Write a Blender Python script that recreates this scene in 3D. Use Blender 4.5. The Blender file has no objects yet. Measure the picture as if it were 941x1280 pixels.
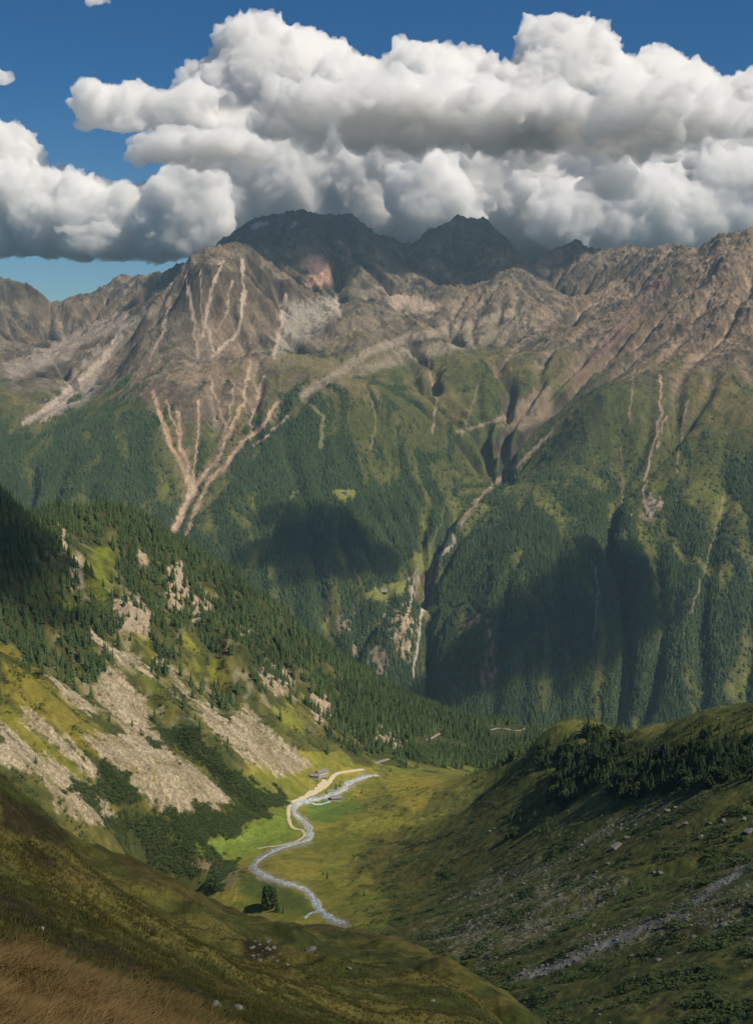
import bpy, math, random, os
import numpy as np
from mathutils import Vector, Matrix
SC = bpy.context.scene
COL = SC.collection
R = math.radians
rng = np.random.default_rng(7)
random.seed(7)

# ------------------------------------------------------------------ camera geometry
F, CX, CY, HY = 1500.0, 470.5, 640.0, 430.0
PITCH = math.atan((CY - HY) / F)
cp, sp = math.cos(PITCH), math.sin(PITCH)

def at(px, py, Y):
    """world point that stands Y metres ahead of the viewpoint along photo ray (px, py)"""
    a = (np.asarray(px, float) - CX) / F
    b = (CY - np.asarray(py, float)) / F
    dy = cp + b * sp
    dz = -sp + b * cp
    return a / dy * Y, Y + 0 * a, dz / dy * Y

def proj(x, y, z):
    f = y * cp - z * sp
    u = y * sp + z * cp
    f = np.maximum(f, 1e-3)
    return CX + F * x / f, CY - F * u / f

# ------------------------------------------------------------------ numpy noise
from concurrent.futures import ThreadPoolExecutor
POOL = ThreadPoolExecutor(4)
_ga = np.random.default_rng(99).uniform(0, 2 * math.pi, 512 * 512)
_GX = np.cos(_ga).astype(np.float32) * 1.5; _GY = np.sin(_ga).astype(np.float32) * 1.5
def _h(ix, iy, s):
    h = (ix.astype(np.int64) * 374761393 + iy.astype(np.int64) * 668265263 + s * 974634777) & 0xffffffff
    h = ((h ^ (h >> 13)) * 1274126177) & 0xffffffff
    return (h ^ (h >> 16)) & 0xffff

def _noise(x, y, s):
    ix = np.floor(x); iy = np.floor(y)
    fx = (x - ix).astype(np.float32); fy = (y - iy).astype(np.float32)
    ix = ix.astype(np.int32) + s * 91; iy = iy.astype(np.int32) + s * 37
    ux = fx * fx * fx * (fx * (fx * 6 - 15) + 10); uy = fy * fy * fy * (fy * (fy * 6 - 15) + 10)
    x0 = ix & 511; x1 = (ix + 1) & 511; y0 = (iy & 511) << 9; y1 = ((iy + 1) & 511) << 9
    def g(i, dx, dy): return _GX[i] * (fx - dx) + _GY[i] * (fy - dy)
    n0 = g(y0 + x0, 0, 0); n1 = g(y0 + x1, 1, 0); n2 = g(y1 + x0, 0, 1); n3 = g(y1 + x1, 1, 1)
    a = n0 + ux * (n1 - n0); b = n2 + ux * (n3 - n2)
    return a + uy * (b - a)

def noise(x, y, s=0):
    x, y = np.broadcast_arrays(np.asarray(x, float), np.asarray(y, float))
    if x.size < 40000: return _noise(x, y, s)
    sh = x.shape; x = x.reshape(-1); y = y.reshape(-1); k = np.array_split(np.arange(x.size), 8)
    return np.concatenate(list(POOL.map(lambda c: _noise(x[c[0]:c[-1] + 1], y[c[0]:c[-1] + 1], s), k))).reshape(sh)

def fbm(x, y, o=5, s=0, g=.5, l=2.03):
    r = 0; a = 1.; t = 0
    for i in range(o):
        r = r + a * noise(x, y, s + i * 17); t += a
        a *= g; x = x * l + 13.7; y = y * l + 7.1
    return r / t

def ridged(x, y, o=5, s=0, g=.5, l=2.07):
    r = 0; a = 1.; t = 0; w = 1.
    for i in range(o):
        n = 1 - np.abs(noise(x, y, s + i * 31)) * 1.6
        n = np.clip(n, 0, 1) ** 2
        r = r + a * n * w; t += a
        w = np.clip(n * 1.6, 0, 1)
        a *= g; x = x * l + 5.3; y = y * l + 9.7
    return r / t

def ss(e0, e1, x):
    t = np.clip((x - e0) / (e1 - e0), 0, 1)
    return t * t * (3 - 2 * t)

def blur(a, n=1):
    for _ in range(n):
        p = np.pad(a, 1, mode='edge')
        a = (p[:-2, 1:-1] + 2 * p[1:-1, 1:-1] + p[2:, 1:-1]) / 4
        p = np.pad(a, 1, mode='edge')
        a = (p[1:-1, :-2] + 2 * p[1:-1, 1:-1] + p[1:-1, 2:]) / 4
    return a

class Grid:
    """uniform height grid a[iy, ix] over x0.., y0.. with pitch d"""
    def __init__(s, x0, x1, y0, y1, d):
        s.x0, s.y0, s.d = x0, y0, d
        s.nx = int((x1 - x0) / d) + 1; s.ny = int((y1 - y0) / d) + 1
        s.X, s.Y = np.meshgrid(x0 + np.arange(s.nx) * d, y0 + np.arange(s.ny) * d)
    def samp(s, a, x, y):
        fx = np.clip((x - s.x0) / s.d, 0, s.nx - 1.001); fy = np.clip((y - s.y0) / s.d, 0, s.ny - 1.001)
        ix = fx.astype(int); iy = fy.astype(int); fx = fx - ix; fy = fy - iy
        return (a[iy, ix] * (1 - fx) + a[iy, ix + 1] * fx) * (1 - fy) + (a[iy + 1, ix] * (1 - fx) + a[iy + 1, ix + 1] * fx) * fy

def tps(P, X, Y, sc, lam=0.0):
    P = np.array(P, float); n = len(P)
    p = P[:, :2] / sc; z = P[:, 2]
    def k(r2): return np.where(r2 > 1e-12, .5 * r2 * np.log(r2 + 1e-12), 0)
    d2 = ((p[:, None] - p[None]) ** 2).sum(-1)
    A = np.zeros((n + 3, n + 3)); A[:n, :n] = k(d2) + lam * np.eye(n)
    A[:n, n] = 1; A[:n, n + 1:] = p; A[n, :n] = 1; A[n + 1:, :n] = p.T
    w = np.linalg.solve(A, np.r_[z, 0, 0, 0])
    x = X / sc; y = Y / sc
    r = w[n] + w[n + 1] * x + w[n + 2] * y
    for i in range(n):
        r = r + w[i] * k((x - p[i, 0]) ** 2 + (y - p[i, 1]) ** 2)
    return r

def carve(g, z, iters, nseed, steps, K, cap, r, mask=None):
    """let water run down: traces many drops, cuts where they gather"""
    flow = None
    for it in range(iters):
        gy, gx = np.gradient(z, g.d)
        x = r.uniform(0, g.nx - 2, nseed); y = r.uniform(0, g.ny - 2, nseed)
        vis = np.zeros(g.nx * g.ny); vx = np.zeros(nseed); vy = np.zeros(nseed)
        for s in range(steps):
            ix = x.astype(int); iy = y.astype(int)
            vis += np.bincount(iy * g.nx + ix, minlength=g.nx * g.ny)
            sx = gx[iy, ix]; sy = gy[iy, ix]
            vx = .35 * vx - .65 * sx; vy = .35 * vy - .65 * sy
            l = np.sqrt(vx * vx + vy * vy) + 1e-6
            x = np.clip(x + vx / l + r.uniform(-.25, .25, nseed), 0, g.nx - 2)
            y = np.clip(y + vy / l + r.uniform(-.25, .25, nseed), 0, g.ny - 2)
        f = vis.reshape(g.ny, g.nx) / (nseed * steps / (g.nx * g.ny))
        f = blur(f, 1)
        flow = f if flow is None else .5 * flow + .5 * f
        sl = np.sqrt(gx * gx + gy * gy)
        cut = K * np.minimum(f, cap) ** .6 * np.clip(sl, 0, 1.2)
        if mask is not None: cut = cut * mask
        z = z - blur(cut, 1)
        z = .8 * z + .2 * blur(z, 1)
    return z, flow

# ------------------------------------------------------------------ scene helpers
def mat(name):
    m = bpy.data.materials.new(name); m.use_nodes = True
    return m, m.node_tree.nodes, m.node_tree.links

def mesh_np(name, V, Fa, material=None, smooth=True):
    me = bpy.data.meshes.new(name)
    V = np.asarray(V, np.float32); Fa = np.asarray(Fa, np.int32)
    k = Fa.shape[1]
    me.vertices.add(len(V)); me.vertices.foreach_set('co', V.ravel())
    me.loops.add(Fa.size); me.loops.foreach_set('vertex_index', Fa.ravel())
    me.polygons.add(len(Fa)); me.polygons.foreach_set('loop_start', np.arange(0, Fa.size, k, dtype=np.int32))
    me.polygons.foreach_set('use_smooth', np.full(len(Fa), smooth))
    me.update(calc_edges=True)
    if material: me.materials.append(material)
    return me

def setcol(me, C, name='Col'):
    a = me.attributes.new(name, 'FLOAT_COLOR', 'POINT')
    c = np.ones((len(C), 4), np.float32); c[:, :3] = C
    a.data.foreach_set('color', c.ravel())

def link(name, me, parent=None, **props):
    o = bpy.data.objects.new(name, me); COL.objects.link(o)
    if parent: o.parent = parent
    for k, v in props.items(): o[k] = v
    return o

def gridfaces(ny, nx):
    i = np.arange(ny * nx).reshape(ny, nx)
    return np.stack([i[:-1, :-1], i[:-1, 1:], i[1:, 1:], i[1:, :-1]], -1).reshape(-1, 4)

def line_d(px, py, pts):
    """distance in photo px to a polyline, and the running position 0..1 along it"""
    best = np.full(px.shape, 1e9); tt = np.zeros(px.shape)
    n = len(pts) - 1
    for i in range(n):
        ax, ay = pts[i]; bx, by = pts[i + 1]
        dx, dy = bx - ax, by - ay
        t = np.clip(((px - ax) * dx + (py - ay) * dy) / (dx * dx + dy * dy), 0, 1)
        d = np.hypot(px - ax - t * dx, py - ay - t * dy)
        m = d < best
        best = np.where(m, d, best); tt = np.where(m, (i + t) / n, tt)
    return best, tt

def inpoly(px, py, poly):
    r = np.zeros(px.shape, bool); n = len(poly)
    for i in range(n):
        x0, y0 = poly[i]; x1, y1 = poly[(i + 1) % n]
        c = ((y0 > py) != (y1 > py)) & (px < (x1 - x0) * (py - y0) / ((y1 - y0) or 1e-9) + x0)
        r ^= c
    return r

def polyd(px, py, poly):
    """signed distance, positive inside"""
    d, _ = line_d(px, py, list(poly) + [poly[0]])
    return np.where(inpoly(px, py, poly), d, -d)

def table(px, py, x0, y0, dx, dy, rows):
    T = np.array(rows, float)
    fx = np.clip((px - x0) / dx, 0, T.shape[1] - 1.001); fy = np.clip((py - y0) / dy, 0, T.shape[0] - 1.001)
    ix = fx.astype(int); iy = fy.astype(int); fx -= ix; fy -= iy
    return (T[iy, ix] * (1 - fx) + T[iy, ix + 1] * fx) * (1 - fy) + (T[iy + 1, ix] * (1 - fx) + T[iy + 1, ix + 1] * fx) * fy

def mix(a, b, t):
    return a + (b - a) * t[..., None]

def pts3(L):
    L = np.array(L, float)
    x, y, z = at(L[:, 0], L[:, 1], L[:, 2])
    return list(zip(x, y, z))
#@@TERRAIN
# ================================================================== FAR MOUNTAINS
crest3 = [(-220,335,8200),(-100,340,8300),(0,346,8400),(40,357,8700),(62,378,9300),(84,384,9900),(110,373,9900),(150,351,9900),(182,352,9800),
 (215,338,9500),(245,322,9200),(280,297,8900),(320,272,8800),(350,267,8900),(380,263,9000),(405,268,9000),(440,269,9000),(470,291,9000),(512,305,9200),
 (532,291,9300),(570,271,9400),(605,273,9400),(640,306,9400),(662,328,9400),(690,316,9600),(718,301,9700),(745,316,9600),
 (790,335,9400),(812,330,9000),(850,312,8300),(872,309,7700),(900,293,7000),(941,287,6900),(1040,280,6800),(1200,270,6700)]
ctl3 = crest3 + [
 (-100,960,3600),(200,960,3700),(470,950,3850),(760,960,3650),(1050,960,3450),(1250,960,3300),(-300,960,3600),
 (740,900,3950),(900,890,3800),(600,880,4050),(1050,890,3700),(1250,800,3800),
 (515,850,4180),(535,760,4430),(500,780,4250),(440,780,4350),(600,800,4150),(665,800,4100),(850,800,4000),(1050,800,3900),(740,800,4070),
 (100,700,4500),(-100,700,4500),(-300,700,4500),(300,700,4450),(420,700,4500),(560,670,4700),(620,690,4450),(740,700,4330),(840,700,4310),(900,700,4250),(1050,700,4150),(1250,650,4300),
 (0,600,4900),(-200,600,4900),(130,600,4850),(240,610,4860),(310,600,4850),(450,600,4950),(540,600,5100),(638,600,5250),(690,600,4850),(770,600,4850),(800,600,4790),(850,600,4700),(940,600,4600),(1100,600,4600),
 (0,540,5400),(120,520,5350),(200,490,5400),(240,520,5260),(300,480,5500),(345,520,5300),(400,500,5300),(470,480,5500),(560,520,5600),(640,520,5750),(705,510,5650),(750,490,5300),(860,490,5200),(940,500,5050),(825,520,5090),(1100,500,5100),
 (0,450,6500),(-150,450,6400),(60,470,6600),(90,430,7300),(130,395,8400),(135,485,5900),(185,420,6100),(222,360,6500),(250,316,6900),(212,410,6500),(250,430,6050),(305,400,6250),(330,330,7200),(355,440,6050),(375,400,6900),
 (395,350,7700),(365,440,6250),(430,400,6450),(425,470,5800),(520,392,6900),(530,380,7500),(500,450,6300),(480,330,8300),(570,340,8800),(620,350,8300),(600,368,7500),(680,345,7900),(560,420,6900),(640,395,7200),(720,370,7900),
 (700,420,6700),(640,450,6300),(580,460,6200),(760,410,6400),(800,355,7300),(790,430,6100),(850,400,6050),(900,340,6300),(940,400,5800),(1100,400,5900),(60,410,8200),(-100,400,7600)]
P3 = pts3(ctl3)
for (px, py, Y) in crest3:                                   # the far side of every summit
    x, y, z = at(px, py, Y); P3.append((float(x * 1.08), Y + 750, float(z) - 420))
for x in (-6000, -3000, 0, 3000, 6000):
    P3.append((x, 12500, -300)); P3.append((x, 2800, -1330))
G3 = Grid(-4700, 4700, 3100, 11400, 12)
Z = tps(P3, G3.X, G3.Y, 1000.)
wx = fbm(G3.X / 700, G3.Y / 700, 3, 5) * 160; wy = fbm(G3.X / 700, G3.Y / 700, 3, 9) * 160
alt = ss(-500, 500, Z); calm = 1 - .5 * ss(200, 1300, G3.X) * ss(9000, 7500, G3.Y)
Z += (ridged((G3.X + wx) / 900, (G3.Y + wy) / 900, 5, 3) - .35) * (50 + 95 * alt) * calm
Z += fbm(G3.X / 260, G3.Y / 260, 4, 40) * (20 + 12 * alt)
Z, flow3 = carve(G3, Z, 14, 90000, 110, 5.6, 25, rng, (.55 + .45 * alt) * (.3 + .7 * calm))
Z += (ridged((G3.X + wx) / 330, (G3.Y + wy) / 330, 5, 60) - .4) * (6 + 14 * alt)
Z, f2 = carve(G3, Z, 6, 150000, 40, 4.0, 12, rng, (.5 + .5 * alt) * (.4 + .6 * calm))
flow3 = .6 * flow3 + .4 * f2
# the big debris gully is choked with rubble, so its bed is shallow
gx0, gy0, _ = at([222, 232, 238, 240, 236], [440, 490, 540, 590, 640], [6000, 5500, 5150, 4880, 4700])
i0 = max(0, int((gx0.min() - 500 - G3.x0) / G3.d)); i1 = int((gx0.max() + 500 - G3.x0) / G3.d); j0 = int((gy0.min() - 400 - G3.y0) / G3.d); j1 = int((gy0.max() + 400 - G3.y0) / G3.d)
dg_, _ = line_d(G3.X[j0:j1, i0:i1], G3.Y[j0:j1, i0:i1], list(zip(gx0, gy0)))
sub = Z[j0:j1, i0:i1]; Z[j0:j1, i0:i1] = sub + (blur(sub, 90) - sub) * ss(330, 120, dg_) * .85
# fit the skyline: lift or lower the summit zone so the ridge line runs where it does in the place
cr = np.array(crest3, float)
U = G3.X / G3.Y
tx, ty, tz = at(cr[:, 0], cr[:, 1], cr[:, 2])
ucol = np.linspace(-.55, .55, 500)
for _ in range(2):
    Yq = np.linspace(6300, 11000, 240)
    XX, YY = np.meshgrid(ucol, Yq)
    t = G3.samp(Z, XX * YY, YY) / YY
    mt = t.max(0); mt = np.convolve(np.pad(mt, 3, mode='edge'), np.ones(7) / 7, 'valid')
    want = np.interp(ucol, tx / ty, tz / ty); yc = np.interp(ucol, tx / ty, ty)
    dt = np.interp(U, ucol, want - mt); yw = np.interp(U, ucol, yc)
    w = np.exp(-((G3.Y - yw) / 900.) ** 2)
    Z += dt * G3.Y * w
def height3(x, y):
    z = G3.samp(Z3, x, y)
    a = ss(-350, 450, z)
    z = z + (ridged(x / 90, y / 90, 4, 81) - .4) * (9 + 15 * a) + (ridged(x / 34, y / 34, 2, 86) - .4) * (2 + 9 * a) + fbm(x / 22, y / 22, 3, 91) * (2 + 4 * a)
    return z
Z3 = Z
#@@GROUND2
# ================================================================== SIDE VALLEY (left ridge, floor, right hill)
SCREE2 = [[(115,786),(143,805),(191,840),(192,848),(150,828),(118,800)], [(127,834),(150,842),(178,872),(188,907),(215,935),(249,958),(287,997),(265,1012),(204,1016),(178,992),(140,958),(105,920),(127,920),(160,915),(135,895),(121,869)],
 [(0,905),(35,934),(83,962),(127,990),(150,1035),(120,1032),(73,1014),(45,970),(0,950)], [(32,886),(64,905),(89,931),(127,969),(125,980),(89,955),(60,925),(30,905)],
 [(240,868),(280,898),(310,888),(350,922),(392,955),(372,966),(345,970),(310,948),(270,920)], [(200,815),(238,862),(236,875),(195,830)], [(60,845),(100,868),(125,890),(118,895),(85,875)], [(470,905),(500,918),(520,935),(490,938),(470,925)],
 [(455,845),(500,870),(505,882),(470,862)]]
crL = [(-320,585,1330),(-150,610,1400),(0,632,1500),(100,645,1590),(180,658,1660),(230,684,1720),(300,730,1800),(370,780,1870),(430,826,1940),(500,872,2020),(560,897,2090),(640,905,2170),(735,915,2240),(830,925,2300)]
crR = [(1200,870,690),(1050,885,700),(941,893,720),(880,898,760),(840,901,800),(790,913,880),(760,917,940),(740,915,1000),(715,905,1020),(690,905,1040),(660,930,1090),(620,955,1190),(575,972,1290)]
ctl2 = crL + crR + [
 (0,960,960),(0,900,1025),(0,830,1110),(0,700,1340),(-200,960,850),(-200,830,1000),(-200,700,1180),
 (100,1000,1000),(100,900,1130),(100,800,1290),(100,700,1460),
 (200,1060,1060),(200,1000,1085),(200,900,1240),(200,800,1400),(200,720,1570),
 (300,1030,1125),(300,950,1225),(300,900,1310),(300,800,1500),
 (400,970,1330),(390,920,1400),(400,880,1530),(400,840,1700),
 (500,935,1540),(470,900,1680),(560,930,1750),(640,925,1850),(640,912,2000),(700,925,2050),(480,955,1430),(545,950,1560),
 (410,1145,880),(320,1085,1005),(385,1035,1130),(370,1005,1230),(445,970,1365),(260,1070,1060),(300,1110,960),
 (420,1100,960),(500,1100,930),(560,1050,975),(600,1000,1090),(500,1000,1190),(450,1020,1150),(530,975,1330),
 (700,1000,860),(650,960,1090),(700,1100,650),(800,1000,720),(850,1100,520),(560,1120,790),(800,940,830),(720,940,980),
 (941,980,600),(941,1080,470),(941,1180,375),(941,1280,300),(700,1280,350),(620,1230,460),(560,1190,560),(480,1160,720),(420,1155,850),
 (1100,1000,540),(1100,1200,330),(820,1200,400),(560,1330,330),(820,1400,240),(1100,1400,200),(300,1180,850),(200,1150,900),(100,1120,900)]
P2 = pts3(ctl2)
for (px, py, Y) in crL:
    x, y, z = at(px, py, Y); P2.append((float(x) - 30, Y + 200, float(z) - 80))
for (px, py, Y) in crR[:11]:
    x, y, z = at(px, py, Y); P2.append((float(x) + 60, Y + 150, float(z) - 60))
for x in (-1800, -900, 0, 900, 1800): P2.append((x, 3400, -1250))
for x in (900, 600): P2.append((x, 1700, -650)); P2.append((x + 100, 2300, -900))
G2 = Grid(-1900, 1900, 180, 3500, 5)
Z = tps(P2, G2.X, G2.Y, 500., .0005)
u2 = G2.X / G2.Y
px2, py2 = proj(G2.X, G2.Y, Z)
leftness = ss(60, 260, Z + 520 + (-G2.X) * 1.0) * ss(40, -120, G2.X) * ss(800, 1000, G2.Y)
floor_m = np.clip(1 - np.abs(line_d(px2, py2, [(410,1145),(330,1085),(385,1035),(370,1005),(445,970),(520,955)])[0]) / 90, 0, 1)
scm = np.zeros(Z.shape)
for poly in SCREE2: scm = np.maximum(scm, ss(-45, 6, polyd(px2, py2, poly)))
rough = (1 - .9 * floor_m) * (1 - .78 * scm * (G2.Y > 820))
fwd = ss(1300, 1900, G2.Y)
Z += (ridged((G2.X * .8 + G2.Y * .3) / 230, (G2.Y - G2.X * .3) / 300, 5, 103) - .4) * (5 + 48 * leftness) * rough
Z += fbm(G2.X / 75, G2.Y / 75, 4, 133) * (4 + 7 * leftness) * rough
Z += fbm(G2.X / 400, G2.Y / 400, 2, 143) * 6 * rough
Z += (ridged(G2.X / 70, G2.Y / 70, 4, 109) - .4) * (2 + 6 * leftness * ss(-440, -360, Z)) * rough
Z, flow2 = carve(G2, Z, 8, 90000, 80, 1.8, 12, rng, rough * (.25 + .75 * leftness))
Z2 = Z
def height2(x, y):
    z = G2.samp(Z2, x, y)
    a = .3 + .7 * G2.samp(rough, x, y)
    return z + a * (fbm(x / 19, y / 19, 3, 151) * 1.6 + fbm(x / 4.5, y / 4.5, 2, 161) * .55)
# ================================================================== NEAR SLOPE
ctl1 = [(0,1280,14),(-200,1280,13),(150,1280,18),(300,1280,26),(430,1280,38),(560,1280,62),(690,1284,100),(800,1350,90),(0,1400,9),(300,1500,10),(600,1500,20),(900,1500,40),
 (0,1180,22),(100,1200,27),(200,1220,32),(300,1230,42),(400,1230,62),(520,1235,95),(620,1240,128),
 (0,1080,34),(60,1110,42),(150,1140,60),(260,1170,85),(360,1185,120),(460,1190,165),(560,1200,190),
 (0,970,52),(-200,860,48),(50,1008,66),(95,1050,92),(110,1090,75),(180,1078,170),(200,1110,110),(250,1116,215),(330,1140,260),(420,1152,290),(490,1168,270),(560,1197,225),(640,1243,165),
 (300,1165,150),(-100,1000,40),(-150,1150,22)]
P1 = pts3(ctl1)
for (px, py, Y, dy) in [(-200,860,48,60),(0,970,52,50),(50,1008,66,60),(180,1078,170,110),(250,1116,215,110),(330,1140,260,110),(420,1152,290,110),(490,1168,270,110),(560,1197,225,110),(640,1243,165,90),(690,1284,100,60),(800,1350,90,60)]:
    x, y, z = at(px, py, Y); P1.append((float(x) + dy * .5, Y + dy, float(z) - dy * 1.0))
for (px, py, Y) in [(490,1168,270),(560,1197,225),(640,1243,165),(690,1284,100),(800,1350,90)]:
    x, y, z = at(px, py, Y); P1.append((float(x) + 22, Y + 12, float(z) - 24)); P1.append((float(x) + 60, Y + 12, float(z) - 70))
P1 += [(70,200,-165),(130,190,-190),(110,300,-260),(210,110,-160),(60,340,-295),(0,430,-340),(130,120,-130),(-400,500,-330),(0,560,-420),(300,400,-300),(-500,300,-90)]
G1 = Grid(-290, 290, 2, 500, 1.5)
Z1 = tps(P1, G1.X, G1.Y, 60., .0005)
def _h1raw(x, y):
    z = G1.samp(Z1, x, y)
    d = np.clip(y / 60, .25, 1.6)
    return z + fbm(x / 26, y / 26, 4, 201) * 2.6 * d + (ridged((x + y * .5) / 40, (y - x * .2) / 60, 4, 211) - .4) * 2.4 * d
SIL1 = np.array([(-200,860,48),(0,968,52),(50,1010,62),(95,1048,90),(180,1078,170),(250,1118,215),(330,1152,260),(420,1158,290),(490,1170,270),(560,1199,225),(640,1245,165),(690,1286,100),(760,1345,95),(850,1400,90),(1000,1450,80)], float)
sx, sy, sz = at(SIL1[:, 0], SIL1[:, 1], SIL1[:, 2]); ucol = np.linspace(-.62, .62, 500)
Yq = np.geomspace(22, 480, 300); XX, YY = np.meshgrid(ucol, Yq)
SH1 = np.interp(ucol, sx / sy, sz / sy) - (_h1raw(XX * YY, YY) / YY).max(0)
SH1 = np.convolve(np.pad(SH1, 4, mode='edge'), np.ones(9) / 9, 'valid'); YC1 = np.interp(ucol, sx / sy, sy)
def height1(x, y):
    u = x / np.maximum(y, 1); d = np.clip(y / 60, .25, 1.6)
    w = ss(.2, .75, y / np.interp(u, ucol, YC1))
    return _h1raw(x, y) + np.interp(u, ucol, SH1) * y * w + fbm(x / 3.1, y / 3.1, 4, 221) * .42 * np.clip(d, .5, 1.2)
#@@CLOUD
# ================================================================== CLOUDS
def cloud_mat(name, dens, col=(1, 1, 1)):
    m, N, L = mat(name)
    N.remove(N['Principled BSDF'])
    v = N.new('ShaderNodeVolumePrincipled'); v.inputs['Color'].default_value = (*col, 1)
    v.inputs['Density'].default_value = dens; v.inputs['Anisotropy'].default_value = .0
    L.new(v.outputs[0], N['Material Output'].inputs['Volume'])
    return m

def cloud(name, poly, Y, depth, voxel, amp, n, rmax, m, seed, rmin=7, flat=1., yjit=.5, veil=0.):
    r = np.random.default_rng(seed)
    P = np.array(poly, float); lo = P.min(0); hi = P.max(0)
    q = r.uniform(lo, hi, (n * 14, 2)); d = polyd(q[:, 0], q[:, 1], poly)
    q = q[d > rmin * .6]; d = d[d > rmin * .6]
    # many small ones along the rim, big ones inside
    keep = r.uniform(size=len(d)) < np.where(d < rmax * .5, 1., .35)
    q = q[keep][:n]; d = d[keep][:n]
    rad = np.clip(d, rmin, rmax) * r.uniform(.75, 1.02, len(d))
    half = depth * .5 * np.sqrt(np.clip(d / rmax, .05, 1))
    Yc = Y + r.uniform(-1, 1, len(d)) * np.maximum(half - rad * Y / F, 0) * yjit * 2
    cx, cy, cz = at(q[:, 0], q[:, 1], Yc)
    rr = rad * Yc / F
    bpy_ico = ico(2)
    V = []; Fc = []
    for i in range(len(rr)):
        V.append(bpy_ico[0] * rr[i] + (cx[i], cy[i], cz[i])); Fc.append(bpy_ico[1] + i * len(bpy_ico[0]))
    me = mesh_np(name, np.concatenate(V), np.concatenate(Fc), m)
    o = bpy.data.objects.new(name, me); COL.objects.link(o)
    md = o.modifiers.new('r', 'REMESH'); md.mode = 'VOXEL'; md.voxel_size = voxel
    dg = bpy.context.evaluated_depsgraph_get(); ev = o.evaluated_get(dg)
    me2 = bpy.data.meshes.new_from_object(ev); o.modifiers.clear(); o.data = me2
    me2.materials.clear(); me2.materials.append(m)
    nv = len(me2.vertices); co = np.empty(nv * 3, np.float32); no = np.empty(nv * 3, np.float32)
    me2.vertices.foreach_get('co', co); me2.vertices.foreach_get('normal', no)
    co = co.reshape(-1, 3).astype(float); no = no.reshape(-1, 3)
    x, y, z = co.T + np.array([[0.], [0.], [seed * 99.]])
    wx = noise3(x / 420, y / 420, z / 420, 1) * 130; wz = noise3(x / 420 + 9, y / 420, z / 420, 2) * 130
    x = x + wx; z = z + wz; y = y - wx
    disp = np.zeros(nv); t = 0
    for k, (sc, am) in enumerate(((640., 1.), (300., .75), (150., .55), (75., .50), (38., .36), (20., .15))):
        disp += (np.abs(noise3(x / sc, y / sc, z / sc, 20 + k)) * 1.5 - .5) * am
    disp = np.clip(disp, -.62, 1.6)
    disp *= .45 + .55 * ss(-.5, .3, no[:, 2])
    co2 = co + no * (disp * amp)[:, None]
    me2.vertices.foreach_set('co', co2.astype(np.float32).ravel()); me2.update()
    md = o.modifiers.new('r', 'REMESH'); md.mode = 'VOXEL'; md.voxel_size = voxel * .85
    me3 = bpy.data.meshes.new_from_object(o.evaluated_get(bpy.context.evaluated_depsgraph_get())); o.modifiers.clear(); o.data = me3
    me3.materials.clear(); me3.materials.append(m)
    if veil:
        me4 = o.data; nv = len(me4.vertices); co = np.empty(nv * 3, np.float32); no = np.empty(nv * 3, np.float32)
        me4.vertices.foreach_get('co', co); me4.vertices.foreach_get('normal', no); co = co.reshape(-1, 3).astype(float); no = no.reshape(-1, 3)
        x, y, z = co.T
        f = fb3(x / 330, y / 330, z / 330, 5) * 1.1 + .12
        co += no * (f * veil)[:, None]
        k = f * 0 + 1
        w_ = me4.copy(); w_.name = 'veil'; w_.vertices.foreach_set('co', co.astype(np.float32).ravel()); w_.update(); w_.materials.clear(); w_.materials.append(VEIL)
        link('veil', w_, o)
    return o

def fb3(x, y, z, s, o=4):
    r = 0; a = 1.
    for i in range(o): r = r + a * noise3(x, y, z, s + i); a *= .55; x = x * 2.1; y = y * 2.1; z = z * 2.1
    return r

def noise3(x, y, z, s=0):
    ix = np.floor(x); iy = np.floor(y); iz = np.floor(z)
    fx = x - ix; fy = y - iy; fz = z - iz
    u = fx * fx * (3 - 2 * fx); v = fy * fy * (3 - 2 * fy); w = fz * fz * (3 - 2 * fz)
    r = 0
    for dz in (0, 1):
        for dy in (0, 1):
            for dx in (0, 1):
                h = _h(ix + dx, iy + dy + (iz + dz) * 57, s)
                th = h * (2 * math.pi / 65536); ph = ((h * 7919) & 0xffff) / 32768. - 1
                q = np.sqrt(1 - ph * ph)
                g = (fx - dx) * np.cos(th) * q + (fy - dy) * np.sin(th) * q + (fz - dz) * ph
                r = r + g * (u if dx else 1 - u) * (v if dy else 1 - v) * (w if dz else 1 - w)
    return r * 1.6

def ico(sub):
    import bmesh
    bm = bmesh.new(); bmesh.ops.create_icosphere(bm, subdivisions=sub, radius=1)
    v = np.array([x.co for x in bm.verts]); f = np.array([[l.index for l in x.verts] for x in bm.faces]); bm.free()
    return v, f
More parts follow.
